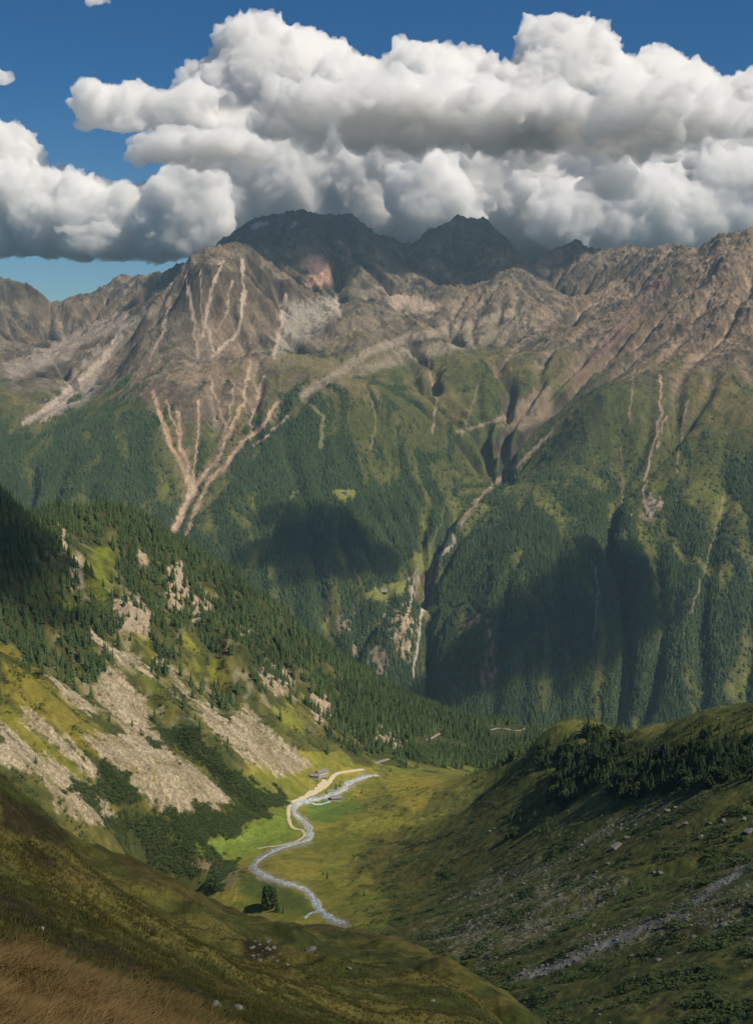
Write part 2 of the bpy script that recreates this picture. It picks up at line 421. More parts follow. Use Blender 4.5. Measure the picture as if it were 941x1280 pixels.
#@@BUILD
# ================================================================== MATERIALS
def terrain_mat(name, scales, bump, rough=.95, var=.35):
    """reads the ground cover colour stored on the mesh; adds grain and bump of real size"""
    m, N, L = mat(name)
    b = N['Principled BSDF']; b.inputs['Roughness'].default_value = rough
    b.inputs['Specular IOR Level'].default_value = .15
    at_ = N.new('ShaderNodeAttribute'); at_.attribute_name = 'Col'
    g = N.new('ShaderNodeTexCoord')
    prev = at_.outputs['Color']; h = None
    for i, s in enumerate(scales):
        n = N.new('ShaderNodeTexNoise'); n.inputs['Scale'].default_value = 1. / s
        n.inputs['Detail'].default_value = 5; n.inputs['Roughness'].default_value = .62
        L.new(g.outputs['Object'], n.inputs['Vector'])
        mr = N.new('ShaderNodeMapRange'); mr.inputs['From Min'].default_value = .3; mr.inputs['From Max'].default_value = .7
        mr.inputs['To Min'].default_value = 1 - var; mr.inputs['To Max'].default_value = 1 + var
        L.new(n.outputs['Fac'], mr.inputs['Value'])
        mx = N.new('ShaderNodeVectorMath'); mx.operation = 'SCALE'
        L.new(prev, mx.inputs[0]); L.new(mr.outputs[0], mx.inputs['Scale']); prev = mx.outputs[0]
        if h is None: h = n.outputs['Fac']
        else:
            a = N.new('ShaderNodeMath'); a.operation = 'MULTIPLY_ADD'; a.inputs[1].default_value = .5
            L.new(n.outputs['Fac'], a.inputs[0]); L.new(h, a.inputs[2]); h = a.outputs[0]
    L.new(prev, b.inputs['Base Color'])
    bp = N.new('ShaderNodeBump'); bp.inputs['Strength'].default_value = .9; bp.inputs['Distance'].default_value = bump
    L.new(h, bp.inputs['Height']); L.new(bp.outputs[0], b.inputs['Normal'])
    return m

def simple(name, col, rough=.8, var=.2, scale=1., bump=.02, metal=0., col2=None, spec=.3):
    m, N, L = mat(name); b = N['Principled BSDF']
    b.inputs['Roughness'].default_value = rough; b.inputs['Metallic'].default_value = metal
    b.inputs['Specular IOR Level'].default_value = spec
    g = N.new('ShaderNodeTexCoord'); n = N.new('ShaderNodeTexNoise'); n.inputs['Scale'].default_value = scale; n.inputs['Detail'].default_value = 5
    L.new(g.outputs['Object'], n.inputs['Vector'])
    r = N.new('ShaderNodeValToRGB'); r.color_ramp.elements[0].position = .3; r.color_ramp.elements[1].position = .7
    c2 = col2 or [min(1, c * (1 + var)) for c in col]
    r.color_ramp.elements[0].color = (*[c * (1 - var) for c in col], 1); r.color_ramp.elements[1].color = (*c2, 1)
    L.new(n.outputs['Fac'], r.inputs[0]); L.new(r.outputs[0], b.inputs['Base Color'])
    bp = N.new('ShaderNodeBump'); bp.inputs['Distance'].default_value = bump; bp.inputs['Strength'].default_value = .7
    L.new(n.outputs['Fac'], bp.inputs['Height']); L.new(bp.outputs[0], b.inputs['Normal'])
    return m

def leaf_mat(name, lo, hi, attr='Col'):
    """foliage: every plant carries its own tone; light passes through thin needles a little"""
    m, N, L = mat(name); b = N['Principled BSDF']
    b.inputs['Roughness'].default_value = .75; b.inputs['Specular IOR Level'].default_value = .2
    a = N.new('ShaderNodeAttribute'); a.attribute_name = attr
    sep = N.new('ShaderNodeSeparateColor'); L.new(a.outputs['Color'], sep.inputs[0])
    r = N.new('ShaderNodeMixRGB'); r.inputs[1].default_value = (*lo, 1); r.inputs[2].default_value = (*hi, 1)
    L.new(sep.outputs[0], r.inputs[0]); L.new(r.outputs[0], b.inputs['Base Color'])
    return m
M_far = terrain_mat('mountain_ground', (60., 16., 6.), 9.0, var=.2)
M_mid = terrain_mat('valley_ground', (9., 2.2), .9, var=.22)
M_near = terrain_mat('turf', (1.6, .25), .12, var=.32)
M_need = leaf_mat('conifer_needles', (.020, .042, .016), (.075, .115, .036))
M_bark = simple('bark', (.07, .05, .035), .9, .3, 6, .03)
M_stone = simple('grey_stone', (.16, .155, .14), .9, .35, 1.3, .08)
M_white = simple('pale_stone', (.34, .335, .32), .85, .2, 2, .05)
M_shrub = leaf_mat('shrub_leaves', (.022, .040, .014), (.070, .100, .026))
M_turf = leaf_mat('turf_blades', (.035, .048, .013), (.13, .12, .032))
M_grass = leaf_mat('grass_blades', (.045, .052, .016), (.235, .155, .058))

def fan(name, hf, us, ys):
    U, Y = np.meshgrid(us, ys); X = U * Y
    return X, Y, hf(X, Y)

# ================================================================== far mountains: mesh and ground cover
us = np.linspace(-.43, .43, 1250); ys = np.linspace(3350, 10500, 1250)
X, Y, Zf = fan('m', height3, us, ys)
gy_, gx_ = np.gradient(G3.samp(Z3, G3.X, G3.Y), G3.d)
slope = G3.samp(np.sqrt(gx_ ** 2 + gy_ ** 2), X, Y)
flow = G3.samp(flow3, X, Y)
curv = G3.samp(blur(Z3, 2) - blur(Z3, 14), X, Y)       # ribs +, gullies -
PX, PY = proj(X, Y, Zf)
n1 = fbm(X / 400, Y / 400, 5, 300); n2 = fbm(X / 70, Y / 70, 4, 310); n3_ = fbm(X / 18, Y / 18, 3, 320)
green = table(PX, PY, 0, 300, 94.1, 40, [
 [0]*11, [0,0,0,0,0,0,0,.05,0,0,0], [.1,0,0,0,0,.15,.25,.15,.05,.0,.0], [.25,.05,.05,.1,.3,.45,.38,.35,.25,.2,.25],
 [.35,.15,.1,.25,.5,.8,.75,.55,.45,.36,.4], [.5,.6,.55,.3,.7,.95,1,.85,.75,.6,.6], [.9,.9,.85,.45,.9,1,1,.85,.85,.65,.7],
 [1,1,.85,.5,1,1,1,1,.95,.9,.95], [1.2]*11, [1.3]*11])
g = ss(.38, .62, green + n1 * .35 + n2 * .28 + curv * .004 - (slope - .75) * .25)
dens = table(PX, PY, 0, 460, 94.1, 40, [
 [0,.1,0,0,0,0,0,0,0,0,0], [.05,.3,.3,.0,.3,.35,.05,0,.05,0,.05], [.55,.7,.55,.15,.75,.5,.1,.1,.15,.15,.25],
 [.85,.85,.65,.5,.95,.55,.25,.3,.45,.35,.55], [.9,.85,.4,.5,.95,.85,.5,.4,.55,.45,.65], [.9,.85,.5,.85,1,.9,.55,.75,.7,.5,.65],
 [1,1,1,.95,1,1,.7,.9,.85,.7,.7], [1,1,1,1,1,.8,.8,.95,1,.85,.75], [1,1,1,1,1,.55,.85,.95,1,.95,.85], [1,1,1,1,.85,.45,.85,.95,1,.95,.9],
 [1,1,1,1,1,.9,.9,.95,1,.95,.9],[1]*11])
def forest3(px, py, x, y, fl, cv):
    d = table(px, py, 0, 460, 94.1, 40, DENS)
    st = fbm(x / 90 + fbm(x / 400, y / 400, 2, 350) * 2, y / 600, 4, 340)      # avalanche tracks run downhill
    return d - .13 * ss(560, 700, px) + st * 1.35 + fbm(x / 160, y / 160, 4, 345) * .5 + cv * .003 - .28 * ss(2.5, 9, fl)
DENS = [
 [0,.1,0,0,0,0,0,0,0,0,0], [.05,.3,.3,.0,.3,.35,.05,0,.05,0,.05], [.55,.7,.55,.15,.75,.5,.1,.1,.15,.15,.25],
 [.85,.85,.65,.5,.95,.55,.25,.3,.45,.35,.55], [.9,.85,.4,.5,.95,.85,.5,.4,.55,.45,.65], [.9,.85,.5,.85,1,.9,.55,.75,.7,.5,.65],
 [1,1,1,.95,1,1,.7,.9,.85,.7,.7], [1,1,1,1,1,.8,.8,.95,1,.85,.75], [1,1,1,1,1,.55,.85,.95,1,.95,.85], [1,1,1,1,.85,.45,.85,.95,1,.95,.9],
 [1,1,1,1,1,.9,.9,.95,1,.95,.9],[1]*11]
MEADOW3 = [[(458,742),(480,733),(506,727),(505,745),(482,756),(462,752)], [(510,705),(520,690),(534,686),(532,712),(518,724),(512,715)], [(418,612),(440,610),(446,622),(430,630),(420,624)]]
CLIFF3 = [([(488,758),(515,750),(521,775),(520,800),(512,832),(498,820),(488,790)],(.42,.31,.20)), ([(418,775),(436,757),(446,765),(438,785),(422,795)],(.30,.22,.16)),
 ([(448,812),(470,805),(488,822),(480,845),(462,838)],(.26,.20,.13)), ([(594,768),(604,764),(612,775),(622,815),(618,860),(606,858),(604,820),(596,795)],(.30,.17,.12)),
 ([(797,630),(815,618),(828,628),(812,650),(800,648)],(.26,.20,.16)), ([(508,727),(522,718),(522,745),(514,758),(508,745)],(.30,.24,.18))]
CH3 = [  # debris channels and stream beds: points, half width in px, colour
 ([(190,490),(197,510),(213,555),(231,590),(237,612)],3.2,(.44,.29,.18)), ([(222,515),(226,560),(238,600)],2.6,(.46,.31,.20)),
 ([(262,470),(272,500),(282,535),(278,560),(262,585),(242,608)],2.,(.40,.29,.19)), ([(312,452),(306,500),(286,540),(268,580),(242,610)],2.4,(.42,.31,.21)),
 ([(345,505),(330,530),(305,552),(285,578),(262,600),(245,635),(234,668)],2.8,(.44,.31,.20)), ([(237,598),(239,618),(228,642),(216,668)],5.,(.50,.36,.25)),
 ([(150,420),(128,450),(100,475),(72,500),(32,528)],4.,(.40,.32,.25)), ([(105,480),(80,505),(50,527)],2.,(.36,.29,.23)),
 ([(232,345),(241,395),(247,446)],2.2,(.34,.27,.21)), ([(278,325),(265,360),(259,400),(266,442)],2.,(.38,.30,.23)), ([(303,325),(305,378),(298,415),(266,445)],2.6,(.42,.33,.25)),
 ([(356,368),(351,410),(342,446)],2.4,(.42,.33,.26)), ([(213,372),(203,415),(186,450)],2.,(.34,.26,.20)), ([(420,372),(425,395)],2.,(.4,.32,.26)),
 ([(655,385),(600,402),(545,415),(500,425),(460,440),(425,465),(380,492)],6.,(.27,.22,.16)), ([(690,540),(655,572),(600,622),(575,655)],2.6,(.34,.25,.17)),
 ([(575,655),(563,662),(566,680),(545,700),(530,745),(525,790),(515,850)],1.7,(.46,.42,.36)), ([(520,712),(515,740),(512,760)],1.4,(.4,.36,.3)),
 ([(826,470),(826,520),(816,560),(806,600),(803,628),(812,645)],1.9,(.36,.26,.19)), ([(832,520),(822,560)],1.2,(.34,.25,.18)),
 ([(775,560),(778,620),(770,680)],1.,(.2,.16,.10)), ([(740,700),(748,740),(742,800)],1.2,(.26,.22,.18)), ([(768,712),(772,760)],1.2,(.24,.21,.18)),
 ([(905,620),(885,700),(862,770),(855,800)],1.2,(.20,.17,.09)), ([(532,440),(545,500),(541,540)],1.6,(.28,.21,.14)), ([(635,520),(600,532),(570,540)],2.5,(.26,.20,.13)),
 ([(720,470),(760,430),(800,385),(830,350)],6.,(.19,.12,.095)), ([(700,392),(640,440),(620,470)],2.5,(.24,.18,.14)), ([(560,620),(548,660),(535,700)],1.3,(.12,.12,.05)),
 ([(380,500),(405,520),(400,560)],2.5,(.16,.16,.07)), ([(330,700),(345,650),(380,600)],1.5,(.13,.13,.06))]
CH3 += [([(208,500),(222,545),(236,585)],1.3,(.40,.27,.18)), ([(250,500),(246,560),(241,600)],1.6,(.42,.30,.2)), ([(292,480),(288,520),(272,560)],1.2,(.36,.27,.19)), ([(330,470),(322,500),(312,530)],1.4,(.36,.27,.19)), ([(360,520),(335,545),(318,556)],1.3,(.36,.27,.18)), ([(290,350),(285,385),(272,412)],1.1,(.34,.27,.21)), ([(250,335),(252,380),(256,420)],1.1,(.33,.26,.2)), ([(455,480),(470,520),(465,560)],1.2,(.18,.16,.08)), ([(600,470),(590,510),(575,545)],1.1,(.2,.16,.1)), ([(860,500),(852,540),(846,590)],1.2,(.26,.2,.14)), ([(795,440),(790,490),(785,530)],1.2,(.24,.18,.13))]
SCREE3 = [([(355,372),(385,378),(420,366),(427,388),(400,412),(372,432),(350,447),(340,446),(350,415)],(.30,.265,.215)),
 ([(165,415),(150,430),(130,465),(112,500),(60,525),(28,532),(60,500),(95,468),(120,440)],(.27,.235,.205)), ([(476,360),(520,366),(552,378),(545,388),(500,386),(484,378)],(.36,.28,.21)),
 ([(5,455),(60,430),(110,405),(190,385),(215,372),(190,398),(150,415),(110,430),(60,455),(10,475)],(.26,.215,.175)), ([(395,320),(412,335),(414,352),(400,362),(384,352),(380,332)],(.40,.24,.18)),
 ([(440,470),(500,430),(560,425),(640,400),(690,395),(650,415),(560,440),(500,455)],(.24,.20,.14)), ([(640,500),(690,480),(690,520),(650,540),(620,530)],(.22,.165,.115))]
jx = PX + n2 * 9 + n3_ * 3; jy = PY + n1 * 8 + n3_ * 4
warm = table(PX, PY, 0, 260, 94.1, 60, [[.2,.2,.2,.2,.2,.2,.2,.2,.3,.5,.7],[.3,.2,.3,.6,.5,.4,.3,.4,.6,.8,.9],[.4,.6,.6,.7,.5,.5,.6,.6,.9,1,1],[.5,.6,.5,.6,.4,.4,.5,.6,.9,1,.9],[.4,.4,.9,.9,.4,.4,.4,.6,.6,.7,.7],[.5]*11])
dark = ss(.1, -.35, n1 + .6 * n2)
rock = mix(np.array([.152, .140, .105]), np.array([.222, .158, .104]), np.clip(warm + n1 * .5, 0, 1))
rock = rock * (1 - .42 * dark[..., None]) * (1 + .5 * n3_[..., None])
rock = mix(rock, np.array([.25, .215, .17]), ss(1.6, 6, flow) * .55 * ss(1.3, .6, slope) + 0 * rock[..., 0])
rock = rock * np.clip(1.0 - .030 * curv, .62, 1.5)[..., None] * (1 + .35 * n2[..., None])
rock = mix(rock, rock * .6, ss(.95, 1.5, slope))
hi = ss(560, 820, Zf + 120 * n1) * ss(880, 800, PX); rock = mix(rock, np.array([.062, .066, .072]) * (1 + .6 * n2[..., None]), hi * .8)  # cloud shade on the high summits, painted into the rock colour
grs = mix(np.array([.070, .078, .024]), np.array([.135, .112, .045]), ss(-.25, .3, n1 + n2 * .5 + (Zf + 100) / 900.))
grs = grs * (1 + .35 * n3_[..., None])
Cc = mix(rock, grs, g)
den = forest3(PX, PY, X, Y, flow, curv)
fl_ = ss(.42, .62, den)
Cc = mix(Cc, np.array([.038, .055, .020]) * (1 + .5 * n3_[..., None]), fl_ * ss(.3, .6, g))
open_grass = ss(.5, .1, den) * ss(560, 640, PY)  # yellow-green grass in the clearings of the far wood
Cc = mix(Cc, np.array([.135, .140, .036]) * (1 + .4 * n2[..., None]), open_grass * .85 * g)
for poly, c in SCREE3:
    Cc = mix(Cc, np.array(c) * (1 + .3 * n3_[..., None]), ss(-5, 6, polyd(jx, jy, poly) + n2 * 8) * .85)
keep_out = np.zeros(X.shape)
for poly, c in CLIFF3:
    w = ss(-2.5, 2.5, polyd(jx, jy, poly) + n2 * 14 + n3_ * 9) * np.clip(.8 + n3_ * 1.2, .2, 1)
    Cc = mix(Cc, np.array(c) * (1 + .5 * n3_[..., None] + .35 * n2[..., None]), w * .9); keep_out = np.maximum(keep_out, w * .5)
for poly in MEADOW3:
    w = ss(-1.5, 1.5, polyd(jx, jy, poly)); Cc = mix(Cc, np.array([.17, .18, .045]) + 0 * Cc, w); keep_out = np.maximum(keep_out, w)
jx2 = PX + n2 * 5 + n3_ * 2; jy2 = PY + n3_ * 3
for pl, wd, c in CH3:
    d, t = line_d(jx2, jy2, pl)
    wd = wd * 1.02; w = ss(wd * 1.25, wd * .5, d + n3_ * 1.2) * (.9 + .3 * n2)
    Cc = mix(Cc, np.array(c) * (1 + .25 * n3_[..., None]), np.clip(w, 0, 1)); keep_out = np.maximum(keep_out, ss(wd * 1.8, wd * .9, d))
    if c[0] > .38 or wd > 3.5:
        halo = ss(wd * 5, wd, d + n2 * 8) * .35; Cc = mix(Cc, np.array([.22, .16, .10]) + 0 * Cc, halo * (1 - np.clip(w, 0, 1)) * (PY > 440))
for poly in ([(308,285),(320,276),(337,274),(336,281),(318,288)], [(358,287),(368,276),(375,275),(366,286)], [(374,292),(384,283),(386,285),(378,293)]):
    Cc = mix(Cc, np.array([.42, .43, .45]) + 0 * Cc, ss(-.8, 1.2, polyd(PX + n3_ * 5, PY + n3_ * 4, poly) - 1) * .7)
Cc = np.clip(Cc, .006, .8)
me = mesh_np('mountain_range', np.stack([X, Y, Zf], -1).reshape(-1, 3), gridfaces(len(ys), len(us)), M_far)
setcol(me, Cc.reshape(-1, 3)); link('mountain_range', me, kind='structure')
KO3 = keep_out

# ================================================================== conifers as merged meshes
def conifer(seed, tiers=7, arms=8, slim=.2):
    """unit-high spruce: tapered trunk and drooping star-shaped whorls"""
    r = np.random.default_rng(seed); V = []; T = []; tone = []
    for i in range(tiers):
        f = i / (tiers - 1); z = .10 + .80 * f
        rad = slim * (1 - f) ** .85 * r.uniform(.85, 1.15) + .018
        top = z + .22 * (1 - .35 * f); a0 = r.uniform(0, 6.28)
        ci = len(V); V.append((r.normal(0, .004), r.normal(0, .004), min(top, 1.))); tone.append(.62)
        for k in range(arms * 2):
            a = a0 + math.pi * k / arms + r.uniform(-.12, .12)
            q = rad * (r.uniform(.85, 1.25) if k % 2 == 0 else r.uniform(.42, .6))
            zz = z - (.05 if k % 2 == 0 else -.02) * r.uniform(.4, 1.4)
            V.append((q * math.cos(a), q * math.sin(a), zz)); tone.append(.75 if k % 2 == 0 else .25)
        n = arms * 2
        for k in range(n): T.append((ci, ci + 1 + k, ci + 1 + (k + 1) % n))
    return np.array(V), np.array(T), np.array(tone)

def trunk_np(h=.5, r=.014):
    V = []; T = []
    for j, (z, q) in enumerate(((-.06, r * 1.5), (.1, r), (h, r * .5))):
        for k in range(5): V.append((q * math.cos(k * 1.2566), q * math.sin(k * 1.2566), z))
    for j in range(2):
        for k in range(5):
            a = j * 5 + k; b = j * 5 + (k + 1) % 5
            T += [(a, b, b + 5), (a, b + 5, a + 5)]
    return np.array(V), np.array(T)

def scatter(protos, pos, h, wid, rot, kind, tint):
    Vs = []; Ts = []; Cs = []; off = 0
    for k, (V, T, tn) in enumerate(protos):
        s = np.where(kind == k)[0]
        if not len(s): continue
        c, sn = np.cos(rot[s])[:, None], np.sin(rot[s])[:, None]
        x = (V[:, 0] * c - V[:, 1] * sn) * (h[s] * wid[s])[:, None] + pos[s, 0][:, None]
        y = (V[:, 0] * sn + V[:, 1] * c) * (h[s] * wid[s])[:, None] + pos[s, 1][:, None]
        z = V[:, 2] * h[s][:, None] + pos[s, 2][:, None]
        Vs.append(np.stack([x, y, z], -1).reshape(-1, 3))
        Ts.append((T[None] + (np.arange(len(s)) * len(V))[:, None, None] + off).reshape(-1, 3)); off += len(s) * len(V)
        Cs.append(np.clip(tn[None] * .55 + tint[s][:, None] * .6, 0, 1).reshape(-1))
    C = np.concatenate(Cs)
    return np.concatenate(Vs), np.concatenate(Ts), np.stack([C, C, C], -1)

# far wood
def far_wood(n):
    r = np.random.default_rng(11)
    u = r.uniform(-.37, .37, n * 3); y = 3450 + (6300 - 3450) * r.uniform(0, 1, n * 3) ** 1.1
    x = u * y; z = height3(x, y)
    px, py = proj(x, y, z)
    fl = G3.samp(flow3, x, y); cv = G3.samp(blur(Z3, 2) - blur(Z3, 14), x, y)
    d = forest3(px, py, x, y, fl, cv)
    iu = np.clip(((u + .43) / .86 * 1249).astype(int), 0, 1249); iy = np.clip(((y - 3350) / 7150 * 1249).astype(int), 0, 1249)
    ko = KO3[iy, iu]
    ok = (r.uniform(.35, .95, len(x)) < d) & (ko < .4) & (py < 935) & (z < 120)
    edge = r.uniform(size=len(x)) < .06
    ok |= edge & (py > 520) & (ko < .3) & (d > .0) & (z < 60)
    x, y, z = x[ok][:n], y[ok][:n], z[ok][:n]
    return x, y, z, r
x, y, z, r = far_wood(110000)
h = r.uniform(13, 27, len(x)) * np.interp(z, [-1300, -200, 100], [1.15, .9, .6])
fp = [conifer(40 + i, 4, 4, .21) for i in range(4)]
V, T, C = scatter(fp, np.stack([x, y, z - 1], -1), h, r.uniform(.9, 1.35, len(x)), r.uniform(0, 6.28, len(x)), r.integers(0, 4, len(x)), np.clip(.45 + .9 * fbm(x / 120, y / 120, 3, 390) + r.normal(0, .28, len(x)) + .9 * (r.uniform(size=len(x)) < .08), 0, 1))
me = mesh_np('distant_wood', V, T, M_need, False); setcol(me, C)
link('distant_wood', me, kind='stuff', label='dark mass of conifer woods covering the far mountainside below the rock', category='forest')
print('far trees', len(x), len(T))

# ================================================================== side valley: mesh and ground cover
Yr = np.geomspace(150, 4200, 2500)
def hit(hf, px, py, ymin=200., ymax=3300., n=1400):
    """first point of the ground along a photo ray"""
    ys_ = np.geomspace(ymin, ymax, n); out = []
    for a, b in zip(np.atleast_1d(px), np.atleast_1d(py)):
        x, y, z = at(a, b, ys_); dlt = z - hf(x, y)
        k = np.where(dlt < 0)[0]
        if not len(k) or k[0] == 0: out.append((np.nan,) * 3); continue
        k = k[0]; t = dlt[k - 1] / (dlt[k - 1] - dlt[k]); yy = ys_[k - 1] + (ys_[k] - ys_[k - 1]) * t
        xx = float(at(a, b, yy)[0]); out.append((xx, yy, float(hf(np.array([xx]), np.array([yy]))[0])))
    return np.array(out)
us = np.linspace(-.46, .46, 1150); ys = np.geomspace(225, 3200, 1250)
X, Y, Zf = fan('v', height2, us, ys)
PX, PY = proj(X, Y, Zf)
gy_, gx_ = np.gradient(Z2, G2.d)
slope = G2.samp(np.sqrt(gx_ ** 2 + gy_ ** 2), X, Y); flow = G2.samp(flow2, X, Y)
n1 = fbm(X / 120, Y / 120, 4, 400); n2 = fbm(X / 28, Y / 28, 4, 410); n3_ = fbm(X / 7, Y / 7, 4, 420); n4 = fbm(X / 2.2, Y / 2.2, 3, 425)
DL = [[1]*11,[1,1,.9,1,1,1,1,1,1,1,1],[1,.9,.45,.8,.95,1,1,1,1,1,1],[.95,.9,.45,.7,.85,.95,1,1,1,1,1],[1,.85,.6,.65,.8,.9,.95,1,1,1,1],
 [.95,.95,.75,.6,.7,.8,.9,.95,1,1,1],[.2,.6,.9,.4,.6,.4,.75,.8,1,1,1],[.5,.1,.25,.12,.3,.65,.35,.55,.9,1,1],
 [.05,.05,.08,.08,.45,.12,.1,.35,.95,1,1],[.2,.0,.0,.02,.25,.3,.0,.12,.8,1,1],[.2,0,0,0,.0,.1,0,0,.02,.05,.1],[0]*11]
CLIFF2 = [[(208,712),(228,700),(238,735),(226,765),(208,762)],[(140,750),(175,740),(190,770),(185,795),(150,790)],[(325,838),(345,828),(365,845),(360,868),(335,862)],[(385,865),(410,868),(420,895),(395,905)],[(85,700),(102,695),(105,735),(92,740)],[(72,648),(82,645),(85,690),(78,695)],[(238,742),(262,745),(268,775),(245,780)],[(295,785),(320,788),(315,802),(298,800)],[(168,690),(182,688),(186,705),(172,708)]]
def dens2(px, py, x, y):
    d = table(px, py, 0, 620, 56, 36, DL)
    right = px > 590
    d = np.where(right & (py < 960), 1., d)
    d = d - .05 + .8 * fbm(x / 38, y / 38, 4, 430) + .2 * fbm(x / 120, y / 90, 3, 435)
    return d
left = (PY < 1075) & (PX < 570) & (X < 30) & (Y > 840)
dn = dens2(PX, PY, X, Y)
on_left = ss(30, -10, X - 60 * ss(1400, 1700, Y)) * ss(820, 870, Y) * 1.
backland = np.maximum(ss(1330, 1420, Y), ss(962, 952, PY + n2 * 12) * ss(462, 485, PX) * ss(1150, 1200, Y))                                   # ground beyond the right hill: wood
is_left = np.clip(np.maximum(on_left, backland), 0, 1)
gr_a = mix(np.array([.080, .082, .018]), np.array([.150, .125, .032]), ss(-.3, .35, n1 + .5 * n2))
gr_d = mix(np.array([.058, .074, .020]), np.array([.118, .118, .030]), ss(-.3, .3, n2 + n3_ * .5))
Cc = mix(gr_d, gr_a, ss(.45, -.25, X / 260. + n1 * .6 + 0 * X))
Cc = Cc * (1 + .35 * n3_[..., None] + .25 * n4[..., None])
floorc = mix(np.array([.135, .155, .026]), np.array([.240, .215, .040]), ss(-.25, .3, n2 + n1))
floorc = mix(floorc, np.array([.055, .070, .020]) + 0 * floorc, ss(.02, .3, n1 * .7 + n2 + .12 * ss(430, 520, PX)) * .75 * ss(395, 440, PX))
wfl = ss(0, .25, G2.samp(floor_m, X, Y)) * (PY > 940) * (PX > 200)
Cc = mix(Cc, floorc * (1 + .2 * n3_[..., None]), wfl * .8)
jx = PX + n2 * 8 + n3_ * 4; jy = PY + n2 * 6 + n3_ * 3
dr_, _ = line_d(PX + n3_ * 3, PY + n3_ * 2, [(432,1156),(414,1149),(400,1139),(393,1125),(380,1112),(360,1105),(340,1099),(325,1092),(316,1085),(324,1075),(345,1063),(368,1055),(385,1050),(387,1040),(383,1030),(373,1022),(367,1014),(371,1006),(385,1001),(412,995),(431,986),(436,979),(455,972)])
GREEN2 = [([(215,1052),(260,1050),(330,1025),(350,1012),(362,1030),(380,1040),(360,1055),(330,1065),(300,1078),(262,1072),(235,1066)],(.13,.19,.03)), ([(352,1006),(362,1003),(362,1026),(352,1022)],(.10,.14,.02)),
 ([(388,1008),(405,1003),(440,1003),(452,1010),(430,1022),(398,1030),(388,1025)],(.09,.155,.027)), ([(403,1000),(418,995),(425,1000),(408,1006)],(.08,.14,.024)),
 ([(300,1095),(322,1092),(360,1108),(385,1125),(388,1145),(340,1135),(305,1120)],(.060,.092,.022)), ([(425,965),(450,957),(470,960),(462,968),(430,975)],(.27,.22,.03)), ([(440,985),(452,985),(456,998),(442,1000)],(.25,.21,.03)),
 ([(115,675),(135,672),(142,705),(138,765),(120,762)],(.13,.15,.02)), ([(66,742),(95,742),(100,765),(70,765)],(.12,.14,.02)), ([(225,800),(245,790),(270,830),(285,850),(262,852),(235,835)],(.19,.19,.028)),
 ([(345,885),(362,880),(380,905),(378,920),(352,905)],(.18,.185,.03)), ([(165,790),(185,785),(200,830),(185,832)],(.14,.14,.02)), ([(165,835),(195,845),(215,885),(195,875)],(.11,.12,.02)),
 ([(0,800),(45,838),(85,872),(110,900),(160,940),(200,965),(205,985),(150,960),(95,935),(50,905),(0,868)],(.16,.135,.022)), ([(0,870),(40,912),(110,962),(150,1010),(140,1018),(90,985),(40,942),(0,900)],(.15,.14,.02)),
 ([(480,975),(530,968),(560,975),(540,1000),(515,1018),(500,1005)],(.25,.215,.035)), ([(440,1025),(500,1015),(520,1030),(470,1045),(440,1040)],(.19,.185,.03)), ([(540,930),(585,925),(590,935),(560,940)],(.08,.10,.03)),
 ([(650,905),(700,900),(735,905),(760,915),(720,918),(680,925)],(.12,.13,.035)), ([(760,910),(850,900),(941,893),(941,905),(900,925),(830,930),(780,925)],(.13,.135,.03))]
# left ridge cover: brown-green under the trees, screes, crags, bright grass
lc = mix(np.array([.050, .060, .018]), np.array([.115, .105, .028]), ss(-.3, .3, n2 + n1 * .5)) * (1 + .3 * n3_[..., None])
crag = ss(.05, .4, ridged(X / 34, Y / 50, 4, 440) - .32 + n2 * .5) * ss(640, 700, PY) * ss(940, 880, PY) * ss(20, 90, PX) * ss(440, 380, PX)
lc = mix(lc, np.array([.34, .29, .215]) * (1 + .5 * n3_[..., None]), crag * .32)
Cc = mix(Cc, lc, is_left * (1 - wfl))
for poly, c in GREEN2:
    Cc = mix(Cc, np.array(c) * (1 + .25 * n3_[..., None] + .2 * n2[..., None]), ss(-6, 7, polyd(jx, jy, poly) + n3_ * 8 + n2 * 6) * .85)
streak = fbm((X * .5 + Y * .87) / 12, (X * .87 - Y * .5) / 90, 4, 450)
sc_w = np.zeros(X.shape)
for poly in SCREE2:
    sc_w = np.maximum(sc_w, ss(-3, 3, polyd(jx, jy, poly) + streak * 12 + n3_ * 9 + n2 * 8))
scc = mix(np.array([.20, .165, .105]), np.array([.33, .275, .185]), ss(-.3, .3, streak + n3_))
scc = scc * (1 + .9 * n4[..., None])
Cc = mix(Cc, np.array([.24, .225, .18]) * (1 + .5 * n4[..., None]), ss(6.5, 3, dr_ + n2 * 6 + n3_ * 4) * .75)
veg = ss(.12, .3, n2 * .6 + n3_ * .6); sc_w = sc_w * (1 - .8 * veg)
Cc = mix(Cc, scc, sc_w)
cl_w = np.zeros(X.shape)
for poly in CLIFF2:
    cl_w = np.maximum(cl_w, ss(-3, 3, polyd(PX + n3_ * 9, PY + n2 * 10, poly) + n3_ * 5))
Cc = mix(Cc, np.array([.33, .26, .18]) * (1 + .6 * n3_[..., None] + .4 * n4[..., None]), cl_w * .9)
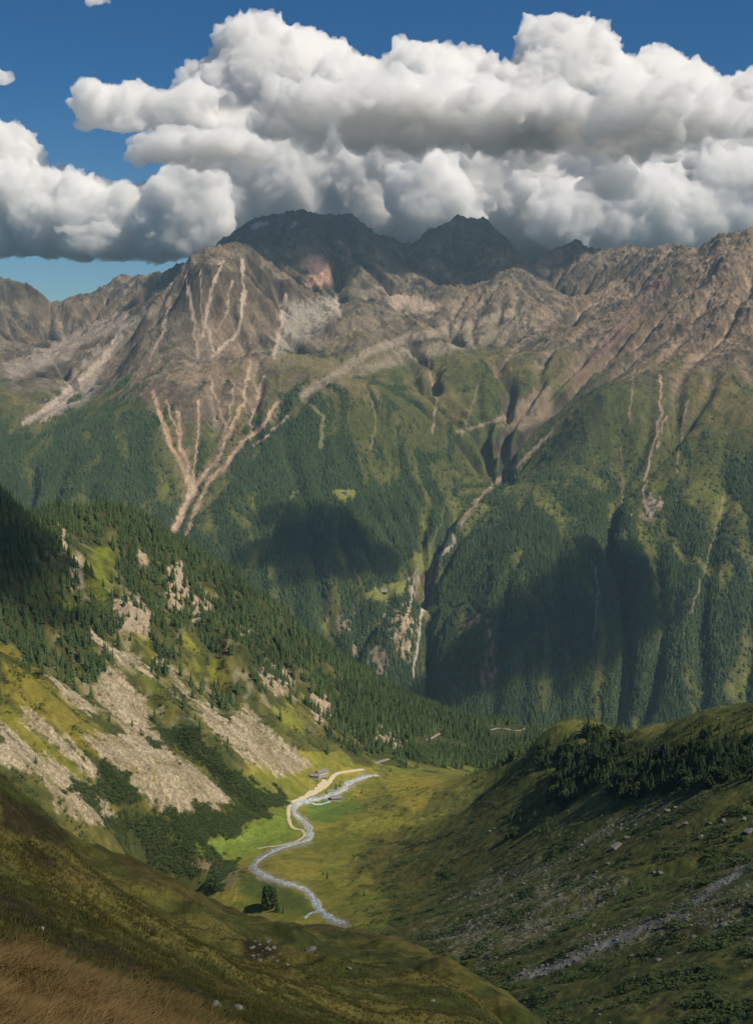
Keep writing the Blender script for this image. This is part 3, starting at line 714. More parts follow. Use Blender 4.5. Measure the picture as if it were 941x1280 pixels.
# dark dwarf-pine carpets low on the left slope
SHR = [[(190,930),(230,905),(300,970),(340,990),(355,1000),(330,1020),(290,1045),(250,1050),(160,1052),(130,1030),(150,1015),(215,1020),(290,1005),(262,960),(225,940)], [(90,985),(130,950),(150,975),(175,1000),(150,1010),(120,1005)],
 [(155,1050),(215,1045),(285,1092),(275,1110),(230,1098),(180,1078)], [(185,1055),(240,1050),(262,1062),(300,1090),(262,1088)]]
sh_w = np.zeros(X.shape)
for poly in SHR: sh_w = np.maximum(sh_w, ss(-3, 3, polyd(jx, jy, poly) + n2 * 30 + n3_ * 16))
Cc = mix(Cc, np.array([.026, .038, .014]) + 0 * Cc, sh_w * .9)
fw = ss(.45, .7, dn) * is_left * (PY > 560)
Cc = mix(Cc, np.array([.034, .042, .016]) + 0 * Cc, fw * .75 * (1 - cl_w) * (1 - sc_w))
# right hill: stony patches, the pale gully and dark heather
RUB = [[(520,1165),(560,1150),(600,1135),(660,1105),(720,1090),(800,1100),(760,1130),(700,1165),(660,1195),(600,1210),(560,1190)], [(640,1215),(700,1190),(780,1160),(860,1125),(941,1090),(941,1180),(880,1165),(800,1185),(720,1205)],
 [(555,1130),(600,1100),(680,1070),(740,1040),(830,1000),(880,985),(820,1015),(740,1062),(690,1085),(610,1125)]]
rb = np.zeros(X.shape)
for poly in RUB: rb = np.maximum(rb, ss(-8, 10, polyd(jx, jy, poly) + n2 * 22) )
st = ss(.02, .22, n4 + n3_ * .6)
right_m = (1 - is_left) * (1 - wfl)
Cc = mix(Cc, np.array([.25, .235, .205]) * (1 + .4 * n4[..., None]), rb * st * .5 * right_m)
d, t = line_d(PX + n2 * 4 + n3_ * 2, PY + n3_ * 2, [(941,1078),(900,1104),(860,1132),(800,1162),(740,1188),(690,1212),(640,1222)])
Cc = mix(Cc, np.array([.30, .29, .26]) * (1 + .35 * n4[..., None]), ss(5.5, 2, d + n4 * 5 + n3_ * 3) * .8)
Cc = mix(Cc, np.array([.040, .030, .016]) + 0 * Cc, ss(.1, .3, n1 * .6 + n2) * .45 * right_m * ss(1010, 1080, PY))
Cc = mix(Cc, np.array([.20, .15, .10]) * (1 + .3 * n3_[..., None]), ss(-3, 4, polyd(jx, jy, [(225,1075),(262,1072),(300,1082),(305,1095),(290,1110),(275,1100),(240,1085)])) * .6)
Cc = np.clip(Cc, .006, .8)
me = mesh_np('valley_ground', np.stack([X, Y, Zf], -1).reshape(-1, 3), gridfaces(len(ys), len(us)), M_mid)
setcol(me, Cc.reshape(-1, 3)); link('valley_ground', me, kind='structure')

# ------------------------------------------------------------------ water and tracks draped on the ground
def ribbon(name, px_pts, width, material, lift, dens=60, ym=(600, 2600), jit=.0, **props):
    P = np.array(px_pts, float)
    W = hit(height2, P[:, 0], P[:, 1], *ym)[:, :2]
    t = np.arange(len(W)); tt = np.linspace(0, len(W) - 1, dens)
    # Catmull-Rom
    def cr(p):
        i = np.clip(tt.astype(int), 0, len(p) - 2); f = tt - i
        p0 = p[np.clip(i - 1, 0, None)]; p1 = p[i]; p2 = p[i + 1]; p3 = p[np.clip(i + 2, None, len(p) - 1)]
        return .5 * (2 * p1 + (p2 - p0) * f + (2 * p0 - 5 * p1 + 4 * p2 - p3) * f ** 2 + (3 * p1 - p0 - 3 * p2 + p3) * f ** 3)
    cx, cy = cr(W[:, 0]), cr(W[:, 1])
    dx, dy = np.gradient(cx), np.gradient(cy); l = np.hypot(dx, dy) + 1e-9; nx, ny = -dy / l, dx / l
    wv = (np.interp(tt, t, width) if np.ndim(width) else width) * (1 + jit * fbm(cx / 9, cy / 9, 3, 470) * 2)
    K = 9; V = []
    for j in range(K):
        s = (j / (K - 1) - .5) * wv
        x_, y_ = cx + nx * s, cy + ny * s
        V.append(np.stack([x_, y_, height2(x_, y_) + lift - (.0 if 0 < j < K - 1 else lift * 1.5)], -1))
    V = np.stack(V, 1).reshape(-1, 3)
    me = mesh_np(name, V, gridfaces(dens, K), material)
    return link(name, me, **props)
def water():
    m, N, L = mat('glacial_stream'); b = N['Principled BSDF']
    g = N.new('ShaderNodeTexCoord'); n = N.new('ShaderNodeTexNoise'); n.inputs['Scale'].default_value = .45; n.inputs['Detail'].default_value = 6; n.inputs['Roughness'].default_value = .7
    L.new(g.outputs['Object'], n.inputs['Vector']); r = N.new('ShaderNodeValToRGB')
    r.color_ramp.elements[0].position = .42; r.color_ramp.elements[0].color = (.14, .22, .25, 1)
    r.color_ramp.elements[1].position = .62; r.color_ramp.elements[1].color = (.60, .69, .71, 1)
    L.new(n.outputs['Fac'], r.inputs[0]); L.new(r.outputs[0], b.inputs['Base Color']); b.inputs['Roughness'].default_value = .25
    bp = N.new('ShaderNodeBump'); bp.inputs['Distance'].default_value = .3; L.new(n.outputs['Fac'], bp.inputs['Height']); L.new(bp.outputs[0], b.inputs['Normal'])
    return m
M_water = water()
M_track = simple('gravel_track', (.46, .39, .27), .95, .2, .8, .05)
M_road = simple('dim_forest_road', (.20, .19, .16), .95, .3, .8, .05)
M_bank = simple('stream_gravel', (.36, .33, .27), .95, .35, .7, .1)
RIV = [(432,1156),(414,1149),(400,1139),(393,1125),(380,1112),(360,1105),(340,1099),(325,1092),(316,1085),(324,1075),(345,1063),(368,1055),(385,1050),(387,1040),(383,1030),(373,1022),(367,1014),(371,1006),(385,1001),(398,999),(412,995),(425,990),(431,986),(436,979),(455,972),(472,969)]
ribbon('stream_gravel', RIV, 7, M_bank, .25, 400, jit=.5, kind='structure')
ribbon('stream', RIV, [4.6,5,5.2,4.5,3.8,3.4,3.6,4,4.6,4.4,4,4,3.6,3.6,3.8,4.4,4,3.8,3.6,3.4,3.2,3,3,3,3,2.6], M_water, .5, 500, jit=.5, kind='structure')
ribbon('stream', [(400,1139),(388,1142),(380,1149)], 3., M_water, .4, 60, jit=.5, kind='structure')
ribbon('stream', [(385,1002),(396,1006),(410,1003),(418,998)], 2.6, M_water, .45, 60, jit=.5, kind='structure')
ribbon('gravel_track', [(455,962),(445,963),(432,965),(420,968),(414,974),(408,982),(396,990),(378,998),(366,1003),(361,1010),(361,1024),(365,1034),(377,1038),(380,1045),(368,1053),(345,1058),(322,1061)], [4.5]*9+[4]*3+[3.2,3,2.2,1.8,1.2], M_track, .3, 400, jit=.25, kind='structure')
ribbon('gravel_track', [(378,999),(385,994),(396,988),(404,980),(408,976)], 7, M_track, .25, 90, jit=.5, kind='structure')
ribbon('forest_road', [(468,955),(476,952),(486,949)], 4, M_road, .5, 40, kind='structure')
ribbon('forest_road', [(532,926),(541,922),(550,917)], 3.4, M_road, .6, 40, kind='structure')
ribbon('forest_road', [(612,913),(636,912),(658,911)], 3.2, M_road, .8, 40, kind='structure')

# ------------------------------------------------------------------ huts
def bx(V, Fc, x0, x1, y0, y1, z0, z1):
    o = len(V); V += [(x0,y0,z0),(x1,y0,z0),(x1,y1,z0),(x0,y1,z0),(x0,y0,z1),(x1,y0,z1),(x1,y1,z1),(x0,y1,z1)]
    Fc += [tuple(o + i for i in f) for f in ((0,3,2,1),(4,5,6,7),(0,1,5,4),(1,2,6,5),(2,3,7,6),(3,0,4,7))]
def poly_obj(name, V, Fc, m, parent, **k):
    me = bpy.data.meshes.new(name); me.from_pydata(V, [], Fc); me.materials.append(m); me.update()
    return link(name, me, parent, **k)
M_wood = simple('weathered_timber', (.10, .065, .04), .8, .35, 3, .03)
M_plaster = simple('pale_plaster', (.62, .58, .50), .9, .1, 2, .02)
M_shingle = simple('grey_shingle', (.20, .18, .19), .75, .3, 2.2, .05)
M_glass = simple('dark_window_glass', (.03, .035, .04), .15, .1, 1, 0, spec=.6)
M_rub = simple('rubble_masonry', (.30, .28, .25), .9, .4, 2.5, .1)
def hut(name, px, py, w, d, h, rot, wallm, roofm, label, group=None, base=True, hf=height2, ym=(600, 2600), pitch=.5, nwin=3):
    p = hit(hf, px, py, *ym)[0]
    c, s = abs(math.cos(rot)), abs(math.sin(rot))
    zz = hf(np.array([p[0] + a * w / 2 for a in (-1, 1, 0, 0)]), np.array([p[1] + a * d / 2 for a in (0, 0, -1, 1)])).max()
    e = bpy.data.objects.new(name, None); COL.objects.link(e); e.location = (p[0], p[1], zz); e.rotation_euler = (0, 0, rot)
    e['label'] = label; e['category'] = 'hut'
    if group: e['group'] = group
    V = []; Fc = []; bx(V, Fc, -w/2, w/2, -d/2, d/2, -3, h)
    rh = d / 2 * pitch
    o = len(V); V += [(-w/2, -d/2, h), (-w/2, d/2, h), (-w/2, 0, h + rh), (w/2, -d/2, h), (w/2, d/2, h), (w/2, 0, h + rh)]
    Fc += [(o, o+2, o+1), (o+3, o+4, o+5)]
    poly_obj('wall', V, Fc, wallm, e)
    if base:
        V = []; Fc = []; bx(V, Fc, -w/2-.15, w/2+.15, -d/2-.15, d/2+.15, -3, 1.3); poly_obj('stone_base', V, Fc, M_rub, e)
    V = []; Fc = []; ov = .7; t = .22
    for sg in (-1, 1):
        yo = sg * (d/2 + ov); zo = h + rh - (d/2 + ov) * pitch + .12; o = len(V)
        V += [(-w/2-ov, 0, h+rh+.12), (w/2+ov, 0, h+rh+.12), (w/2+ov, yo, zo), (-w/2-ov, yo, zo)]
        V += [(a, b, c_ + t) for a, b, c_ in V[o:o+4]]
        Fc += [tuple(o + i for i in f) for f in ((0,1,2,3),(7,6,5,4),(0,4,5,1),(1,5,6,2),(2,6,7,3),(3,7,4,0))]
    rf = poly_obj('roof', V, Fc, roofm, e)
    V = []; Fc = []; bx(V, Fc, w*.2, w*.2+.9, -.45, .45, h+rh-.6, h+rh+1.3); poly_obj('chimney', V, Fc, M_rub, rf)
    for k in range(nwin):
        x0 = -w/2 + w * (k + .75) / (nwin + .5)
        V = []; Fc = []; bx(V, Fc, x0-.5, x0+.5, -d/2-.05, -d/2+.03, h-1.6, h-.5); wn = poly_obj('window', V, Fc, M_plaster if wallm is M_wood else M_wood, e)
        V = []; Fc = []; bx(V, Fc, x0-.4, x0+.4, -d/2-.08, -d/2-.04, h-1.5, h-.6); poly_obj('pane', V, Fc, M_glass, wn)
    V = []; Fc = []; bx(V, Fc, w/2-.02, w/2+.06, -.6, .6, .0, 2.0); poly_obj('door', V, Fc, M_wood if wallm is not M_wood else M_plaster, e)
    return e
hut('alpine_hut', 402, 972, 12, 8, 3.6, R(38), M_plaster, M_shingle, 'larger gabled hut with pale walls beside the gravel track under the scree')
hut('alpine_barn', 394, 975, 9, 6.5, 2.6, R(-8), M_wood, M_shingle, 'low timber barn just left of the gabled hut, at the foot of the scree')
hut('stone_hut', 420, 1001, 11, 8, 2.8, R(12), M_rub, M_shingle, 'grey stone hut standing alone between the stream arms in bright green grass', base=False)
hut('mountain_farmhouse', 480, 743, 26, 14, 7, R(4), M_plaster, M_shingle, 'tiny pale farmhouse on the sunlit meadow clearing above the gorge cliff', hf=height3, ym=(3500, 6500))
hut('hay_barn', 431, 618, 16, 11, 5, R(-6), M_wood, M_shingle, 'tiny barn on the small isolated clearing high in the far forest', hf=height3, ym=(3500, 6500))

# ------------------------------------------------------------------ trees of the side valley
def mid_trees():
    r = np.random.default_rng(21); out = []
    n = 150000
    u = r.uniform(-.42, .42, n); y = 700 + (2900 - 700) * r.uniform(0, 1, n) ** .8; x = u * y; z = height2(x, y); px, py = proj(x, y, z)
    d = dens2(px, py, x, y)
    isl = np.maximum(ss(30, -10, x - 60 * ss(1400, 1700, y)) * ss(820, 870, y), np.maximum(ss(1390, 1450, y), ss(964, 954, py + 14 * fbm(x / 28, y / 28, 4, 410)) * ss(462, 485, px) * (y > 1150)))
    iu = np.clip(((u + .46) / .92 * 1149).astype(int), 0, 1149); iy = np.clip((np.log(y / 225) / np.log(3200 / 225) * 1249).astype(int), 0, 1249)
    no = np.maximum(sc_w[iy, iu], cl_w[iy, iu] * .5); no = np.maximum(no, wfl[iy, iu] * (py > 945) * ((py > 962) | (px < 478)))
    p = ss(.35, .95, d) * isl * (1 - no) * (r.uniform(size=n) < .66 * (y / 1500.) )
    gp = np.zeros(n)
    for poly, c in GREEN2: gp = np.maximum(gp, inpoly(px, py, poly) * 1.)
    p = p * (1 - gp * (r.uniform(size=n) < .93))
    for pts in ([(468,955),(476,952),(486,949)], [(532,926),(541,922),(550,917)], [(612,913),(636,912),(658,911)]):
        dd, _ = line_d(px, py, pts); p = p * ~((dd < 5) | ((dd < 14) & (py > pts[0][1] - 12) & (np.abs(px - pts[1][0]) < 22) & (py > pts[1][1])))
    k = r.uniform(size=n) < p
    # open ground: stray trees
    stray = (r.uniform(size=n) < .004) & (isl > .5) & (no < .9) & (py < 1040) & (py > 640) & (gp < 1) & (wfl[iy, iu] < .1)
    k |= stray
    x, y, z = x[k], y[k], z[k]; px = px[k]; py = py[k]
    h = r.uniform(9, 19, len(x)) * np.interp(py, [600, 900, 1000], [1., 1.05, .7]) * np.where(y > 1750, 1.1, 1)
    return x, y, z, h
x, y, z, h = mid_trees()
r = np.random.default_rng(31)
# right hill groups: clumps by polygon
RT = [([(700,930),(735,915),(775,918),(780,945),(750,985),(705,1010),(680,1005),(695,965)], 150, 9, 16), ([(780,955),(830,945),(941,930),(941,975),(880,990),(800,1000),(750,1000),(760,975)], 190, 7, 13),
 ([(645,925),(690,915),(700,935),(690,965),(660,975)], 26, 8, 13), ([(860,905),(941,898),(941,925),(850,925)], 16, 5, 9), ([(575,965),(600,960),(610,975),(590,985)], 5, 5, 8), ([(620,1025),(690,1000),(700,1040),(640,1050)], 16, 5, 9), ([(560,985),(640,975),(640,1000),(580,1010)], 9, 3, 6)]
ex = []
for poly, n, h0, h1 in RT:
    P = np.array(poly, float); c = 0
    while c < n:
        q = r.uniform(P.min(0), P.max(0))
        if inpoly(np.array([q[0]]), np.array([q[1]]), poly)[0]:
            w = hit(height2, q[0], q[1], 230, 1700, 500)[0]
            if w[1] == w[1] and w[1] < 1380: ex.append((*w, r.uniform(h0, h1), 1))
            c += 1
for q, hh in (((336,1137),23),((347,1140),11),((354,1142),8),((409,1099),9),((404,1094),5),((488,965),8),((452,992),8),((420,987),9),((425,984),8),((408,992),5),((640,1047),11),((632,1050),8),((683,1037),8),((590,980),8),((571,962),9),((583,975),7),((176,915),6),((45,955),9),((372,1100),3),((440,1130),5),((455,1120),6),((415,994),4),((165,908),9),((236,893),8)):
    w = hit(height2, q[0], q[1], 230, 2500)[0]
    if w[1] == w[1]: ex.append((*w, hh, 1))
ex = np.array(ex)
pos = np.concatenate([np.stack([x, y, z], -1), ex[:, :3]]); h = np.concatenate([h, ex[:, 3]]); fl = np.concatenate([np.zeros(len(x)), np.ones(len(ex))])
px, py = proj(pos[:, 0], pos[:, 1], pos[:, 2])
vis = h / pos[:, 1] * ((px > -5) & (px < 946) & (py > 600) & (py < 1200))
# hidden behind the near slope or the right hill?
near_edge = np.interp(px, [0, 60, 100, 180, 250, 330, 420, 500, 600], [965, 1010, 1045, 1076, 1115, 1140, 1152, 1165, 1220])
vis = vis * ((py < near_edge) | (px > 640) | (pos[:, 1] < 500))
order = np.argsort(-(vis + (fl > 0) * 5 * (vis > 0)))
ind = order[:300]; rest = order[300:]
print('mid trees', len(pos), 'individual', (vis[ind] > 0).sum())
protos = [conifer(i, 10, 7, .165 + .02 * (i % 3)) for i in range(6)]
kinds = r.integers(0, 6, len(pos)); rot = r.uniform(0, 6.28, len(pos)); wid = r.uniform(.9, 1.3, len(pos))
tint = np.clip(.5 + .8 * fbm(pos[:, 0] / 60, pos[:, 1] / 60, 3, 480) + r.normal(0, .18, len(pos)), 0, 1)
pr2 = [conifer(60 + i, 6, 5, .17 + .02 * (i % 3)) for i in range(6)]
far = rest[pos[rest, 1] > 0]
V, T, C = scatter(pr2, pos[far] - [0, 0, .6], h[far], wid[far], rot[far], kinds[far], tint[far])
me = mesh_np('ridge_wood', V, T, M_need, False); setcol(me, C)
link('ridge_wood', me, kind='stuff', label='conifer wood on the near ridge and in the valley mouth', category='forest')
tv, tt_ = trunk_np(); tm = mesh_np('trunk', tv, tt_, M_bark)
crowns = []
for i, (V, T, tn) in enumerate(protos):
    for lev in range(3):
        me = mesh_np('crown', V, T, M_need, False); c = np.clip(tn * .55 + (.12 + .3 * lev) * .6, 0, 1); setcol(me, np.stack([c] * 3, -1)); crowns.append(me)
# broad round crowns for the bushes and stone pines on the right hill
def round_crown(seed, n=170):
    r = np.random.default_rng(seed); V = []; T = []; tn = []
    for i in range(n):
        v = r.normal(size=3); v /= np.linalg.norm(v); q = r.uniform(.55, 1.0)
        lob = 1 + .22 * math.sin(3 * math.atan2(v[1], v[0]) + seed) + .15 * math.sin(5 * v[2] + seed)
        c = np.array([v[0] * .34, v[1] * .34, .56 + v[2] * .42]) * np.array([q * lob, q * lob, 1]); 
        a = r.normal(size=3); a /= np.linalg.norm(a); b = np.cross(a, v + .1); b /= np.linalg.norm(b) + 1e-6
        s = r.uniform(.07, .13); o = len(V)
        V += [c + a * s, c - a * s * .6 + b * s, c - a * s * .6 - b * s, c + v * s]; T += [(o, o+1, o+3), (o+1, o+2, o+3), (o+2, o, o+3), (o, o+2, o+1)]
        t = r.uniform(.2, .8); tn += [t] * 4
    return np.array(V), np.array(T), np.array(tn)
rc = []
for i in range(4):
    V, T, tn = round_crown(80 + i, 260)
    for lev in range(2):
        me = mesh_np('crown', V, T, M_shrub, False); c = np.clip(tn * .45 + lev * .35, 0, 1); setcol(me, np.stack([c] * 3, -1)); rc.append(me)
def tree(p, h, w, rz, crown, name, label, cat, group, ty=None):
    e = bpy.data.objects.new(name, None); COL.objects.link(e); e.location = p; e.rotation_euler = (0, 0, rz); e.scale = (h * w, h * w, h)
    e['label'] = label; e['category'] = cat
    if group: e['group'] = group
    link('trunk', tm, e); link('crown', crown, e)
special = {len(x) + sum(n for _, n, _, _ in RT): 0}
for j, i in enumerate(ind):
    p = pos[i] - [0, 0, .3]; X_, Y_ = px[i], py[i]
    rs = fl[i] > 0 and X_ > 540 and r.uniform() < .33
    if fl[i] > 0 and 325 < X_ < 340 and Y_ > 1120:
        tree(p, h[i] * .85, .85, rot[i], rc[0], 'stone_pine', 'broad dark conifer on the bank by the stream, tallest tree in the green meadow', 'tree', None); continue
    if rs:
        tree(p, h[i] * .68, 1.05, rot[i], rc[r.integers(0, 8)], 'broadleaf_tree', 'bushy dark green round-crowned tree in the wooded band on the right hill', 'tree', 'round-crowned trees on the right hill')
    elif X_ > 540 and fl[i] > 0:
        tree(p, h[i], wid[i] * 1.25, rot[i], crowns[r.integers(0, 4) * 3], 'conifer_tree', 'dark pointed conifer in the wooded band on the right hill', 'tree', 'conifers on the right hill')
    elif fl[i] > 0:
        tree(p, h[i], wid[i] * 1.3, rot[i], crowns[kinds[i] * 3], 'conifer_tree', 'small dark conifer standing in the open on the valley floor or scree', 'tree', 'stray conifers of the valley floor')
    else:
        tree(p, h[i], wid[i], rot[i], crowns[kinds[i] * 3 + int(tint[i] * 2.9)], 'conifer_tree', 'slender conifer on the lower left slope among grass and scree', 'tree', 'conifers on the lower left slope')

# ------------------------------------------------------------------ low shrubs (uncountable)
r = np.random.default_rng(51); n = 900000
u = r.uniform(-.42, .42, n); y = np.exp(r.uniform(math.log(300), math.log(1500), n)); x = u * y
iu = np.clip(((u + .46) / .92 * 1149).astype(int), 0, 1149); iy = np.clip((np.log(y / 225) / np.log(3200 / 225) * 1249).astype(int), 0, 1249)
sw = sh_w[iy, iu]; nz = fbm(x / 22, y / 22, 4, 500)
p_ = sw * .9 + .05 * (PX[iy, iu] > 440) * (PY[iy, iu] > 985) * wfl[iy, iu] * ss(0, .25, nz) + .05 * (X[iy, iu] < 40) * (Y[iy, iu] > 820) * ss(-.1, .3, nz) * (sc_w[iy, iu] < .6) * (wfl[iy, iu] < .3) + (1 - wfl[iy, iu]) * (sc_w[iy, iu] < .3) * ss(.0, .3, nz) * .14 + (sc_w[iy, iu] > .5) * ss(.25, .5, nz) * .03
k = r.uniform(size=n) < p_ * (y / 900.)
x, y = x[k], y[k]; z = height2(x, y)
bp_ = []
for i in range(3):
    V, T, tn = round_crown(95 + i, 16); V = V.copy(); V[:, 2] = (V[:, 2] - .25) * .9; V[:, :2] *= 1.7; V = V * np.array([1, 1, 1]); bp_.append((V * [1.5, 1.5, 1], T, tn))
V, T, C = scatter(bp_, np.stack([x, y, z - .1], -1), r.uniform(1.0, 2.6, len(x)), r.uniform(.8, 1.6, len(x)), r.uniform(0, 6.28, len(x)), r.integers(0, 3, len(x)), r.uniform(0, .8, len(x)))
me = mesh_np('dwarf_pine_scrub', V, T, M_shrub, False); setcol(me, C)
link('dwarf_pine_scrub', me, kind='stuff', label='dark low dwarf pine scrub spread over both valley sides', category='shrubs')
print('shrubs', len(x))

# ------------------------------------------------------------------ stones
def rock(seed, sub=2, flat=.6):
    r = np.random.default_rng(seed); v, f = ico(sub); v = v.copy()
    for _ in range(9):
        nrm = r.normal(size=3); nrm /= np.linalg.norm(nrm); dd = v @ nrm; lim = r.uniform(.45, .85)
        v = v - np.outer(np.clip(dd - lim, 0, None), nrm)
    v *= [1, r.uniform(.6, .95), flat]
    return v * .6, f, np.ones(len(v)) * .5
rp = [rock(i, 1) for i in range(5)]
r = np.random.default_rng(61); n = 700000
u = r.uniform(-.1, .42, n); y = np.exp(r.uniform(math.log(290), math.log(1100), n)); x = u * y
iu = np.clip(((u + .46) / .92 * 1149).astype(int), 0, 1149); iy = np.clip((np.log(y / 225) / np.log(3200 / 225) * 1249).astype(int), 0, 1249)
kk = rb[iy, iu] * (.25 + .75 * st[iy, iu]) * .16 + .0025
d, _ = line_d(PX[iy, iu], PY[iy, iu], [(941,1078),(900,1104),(860,1132),(800,1162),(740,1188),(690,1212),(640,1222)]); kk += (d < 6) * .16
k = r.uniform(size=n) < kk * (y / 700) * (1 - is_left[iy, iu])
x, y = x[k], y[k]; z = height2(x, y); s = np.clip(r.lognormal(-.25, .45, len(x)), .4, 2.6)
V, T, C = scatter(rp, np.stack([x, y, z], -1), s, np.ones(len(x)), r.uniform(0, 6.28, len(x)), r.integers(0, 5, len(x)), r.uniform(0, 1, len(x)))
me = mesh_np('scree_stones', V, T, M_stone, False)
link('scree_stones', me, kind='stuff', label='loose grey stones scattered over the right hillside', category='stones')
print('stones', len(x))
n = 900000
u = r.uniform(-.42, .05, n); y = r.uniform(850, 1750, n); x = u * y
iu = np.clip(((u + .46) / .92 * 1149).astype(int), 0, 1149); iy = np.clip((np.log(y / 225) / np.log(3200 / 225) * 1249).astype(int), 0, 1249)
k = r.uniform(size=n) < sc_w[iy, iu] * .10 + cl_w[iy, iu] * .03
x, y = x[k], y[k]; z = height2(x, y); s = np.clip(r.lognormal(.15, .5, len(x)), .6, 4)
V, T, C = scatter(rp, np.stack([x, y, z], -1), s, np.ones(len(x)), r.uniform(0, 6.28, len(x)), r.integers(0, 5, len(x)), r.uniform(0, 1, len(x)))
me = mesh_np('scree_blocks', V, T, simple('scree_block', (.29, .245, .165), .95, .35, .35, .1), False)
link('scree_blocks', me, kind='stuff', label='beige broken blocks covering the scree fans of the left slope', category='stones'); print('blocks', len(x))
rb_me = [mesh_np('boulder', *rock(200 + i, 3)[:2], M_stone, False) for i in range(6)]
BO = [(771,1060,8),(762,1064,3.5),(778,1037,3.6),(784,1048,3.5),(794,1032,3),(835,1014,4),(845,1010,3),(822,1020,3),(806,1031,3),(858,1030,3),(876,1047,4),(905,1028,4.5),(886,1030,3),(930,1025,3.6),(937,1040,4.5),(823,1201,2.6),(742,1158,2.4),(760,1080,2.6),(745,1090,2.4),(700,1120,3),(730,1073,3),(655,1105,3),(650,1140,2.6),(925,1160,3.2),(905,1156,2.6),(868,1172,2.4),(840,1180,2.2),(811,1190,2.2),(790,1196,2.4),(727,1057,3),(625,1100,2.4),(600,1118,2.6),(690,1108,2.4),(818,1091,2.2),(826,1092,3.2),(700,1045,2.6),(612,1040,4),(618,1036,3),(572,1150,2.6),(540,1168,2.4),
 (446,1008,3.2),(460,1012,3),(470,1024,3),(436,1016,2.4),(490,1012,2.6),(505,1006,2.6),(512,1014,2),(462,1030,2),(395,1034,3),(388,1036,3.4),(400,1037,2.4),(476,968,5),(466,971,3),(300,1060,2.6),(310,1053,2.6),(262,1078,2.6)]
for bx_, by_, s in BO:
    w = hit(height2, bx_, by_, 230, 2500)[0]
    if w[1] != w[1]: continue
    o = link('boulder', rb_me[r.integers(0, 6)], label='grey boulder on the right hillside among grass and scree' if bx_ > 530 else 'pale boulder on the grassy valley floor near the stream', category='boulder', group='boulders on the right hillside' if bx_ > 530 else 'boulders of the valley floor')
    o.location = w + [0, 0, s * .05]; o.scale = (s, s, s); o.rotation_euler = (0, 0, r.uniform(0, 6.28))

# ================================================================== near slope
us = np.linspace(-.62, .62, 900); ys = np.geomspace(7.5, 430, 900)
X, Y, Zf = fan('n', height1, us, ys); PX, PY = proj(X, Y, Zf)
n1 = fbm(X / 14, Y / 14, 4, 600); n2 = fbm(X / 3.5, Y / 3.5, 4, 610); n3_ = fbm(X / .8, Y / .8, 3, 620); str_ = fbm((X * .6 - Y * .8) / 3, (X * .8 + Y * .6) / 18, 4, 630)
Cc = mix(np.array([.048, .058, .014]), np.array([.128, .112, .027]), ss(-.3, .35, n1 + str_ * .7))
Cc = mix(Cc, np.array([.070, .040, .018]) + 0 * Cc, ss(.15, .5, n2 * .5 + n1 * .7) * .6)
Cc = mix(Cc, np.array([.085, .055, .022]) + 0 * Cc, ss(-8, 16, polyd(PX + n1 * 20, PY + n2 * 10, [(110,1050),(180,1080),(260,1118),(400,1150),(470,1165),(400,1165),(260,1138),(150,1090)])) * .55)
Cc = Cc * (1 + .4 * n3_[..., None] + .3 * n2[..., None])
gold = ss(45, -60, polyd(PX + n1 * 130, PY + n2 * 60 + n1 * 50, [(-200,1175),(0,1175),(110,1205),(210,1240),(310,1300),(330,1500),(-200,1500)]) * -1 - 0)
Cc = mix(Cc, np.array([.12, .082, .032]) * (1 + .4 * n3_[..., None]), gold * .7)
HEATH = [[(0,990),(30,1000),(60,1020),(85,1045),(80,1060),(30,1040),(0,1030)], [(0,1110),(40,1125),(90,1165),(150,1185),(210,1215),(260,1235),(300,1265),(280,1272),(220,1240),(150,1215),(80,1190),(0,1150)], [(95,1140),(115,1150),(120,1165),(105,1160)], [(30,1060),(60,1070),(70,1085),(45,1080)], [(305,1172),(345,1182),(350,1200),(310,1198)]]
hw = np.zeros(X.shape)
for poly in HEATH: hw = np.maximum(hw, ss(-7, 7, polyd(PX + n2 * 18, PY + n2 * 14, poly) + n1 * 10))
Cc = mix(Cc, np.array([.022, .016, .010]) * (1 + .8 * n3_[..., None]), hw * .85)
Cc = np.clip(Cc, .005, .6)
me = mesh_np('near_hillside', np.stack([X, Y, Zf], -1).reshape(-1, 3), gridfaces(len(ys), len(us)), M_near)
setcol(me, Cc.reshape(-1, 3)); link('near_hillside', me, kind='structure')
# grass: tufts of bent blades
def tuft(seed, nb, w):
    r = np.random.default_rng(seed); V = []; T = []; tn = []
    for i in range(nb):
        a = r.uniform(0, 6.28); lean = r.uniform(.15, .7); L_ = r.uniform(.55, 1.); bx0, by0 = r.normal(0, .16, 2)
        wind = np.array([.35, -.12]); px_, py_ = -math.sin(a) * w, math.cos(a) * w
        c1 = np.array([bx0 + math.cos(a) * lean * .3 * L_ + wind[0] * .25, by0 + math.sin(a) * lean * .3 * L_ + wind[1] * .25, .6 * L_])
        c2 = np.array([bx0 + math.cos(a) * lean * .75 * L_ + wind[0], by0 + math.sin(a) * lean * .75 * L_ + wind[1], L_ * (1 - .3 * lean)])
        o = len(V); V += [(bx0 - px_, by0 - py_, -.1), (bx0 + px_, by0 + py_, -.1), tuple(c1 + [px_ * .8, py_ * .8, 0]), tuple(c1 - [px_ * .8, py_ * .8, 0]), tuple(c2)]
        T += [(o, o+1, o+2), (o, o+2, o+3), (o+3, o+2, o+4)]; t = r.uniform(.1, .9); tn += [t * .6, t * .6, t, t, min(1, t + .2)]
    return np.array(V), np.array(T), np.array(tn)
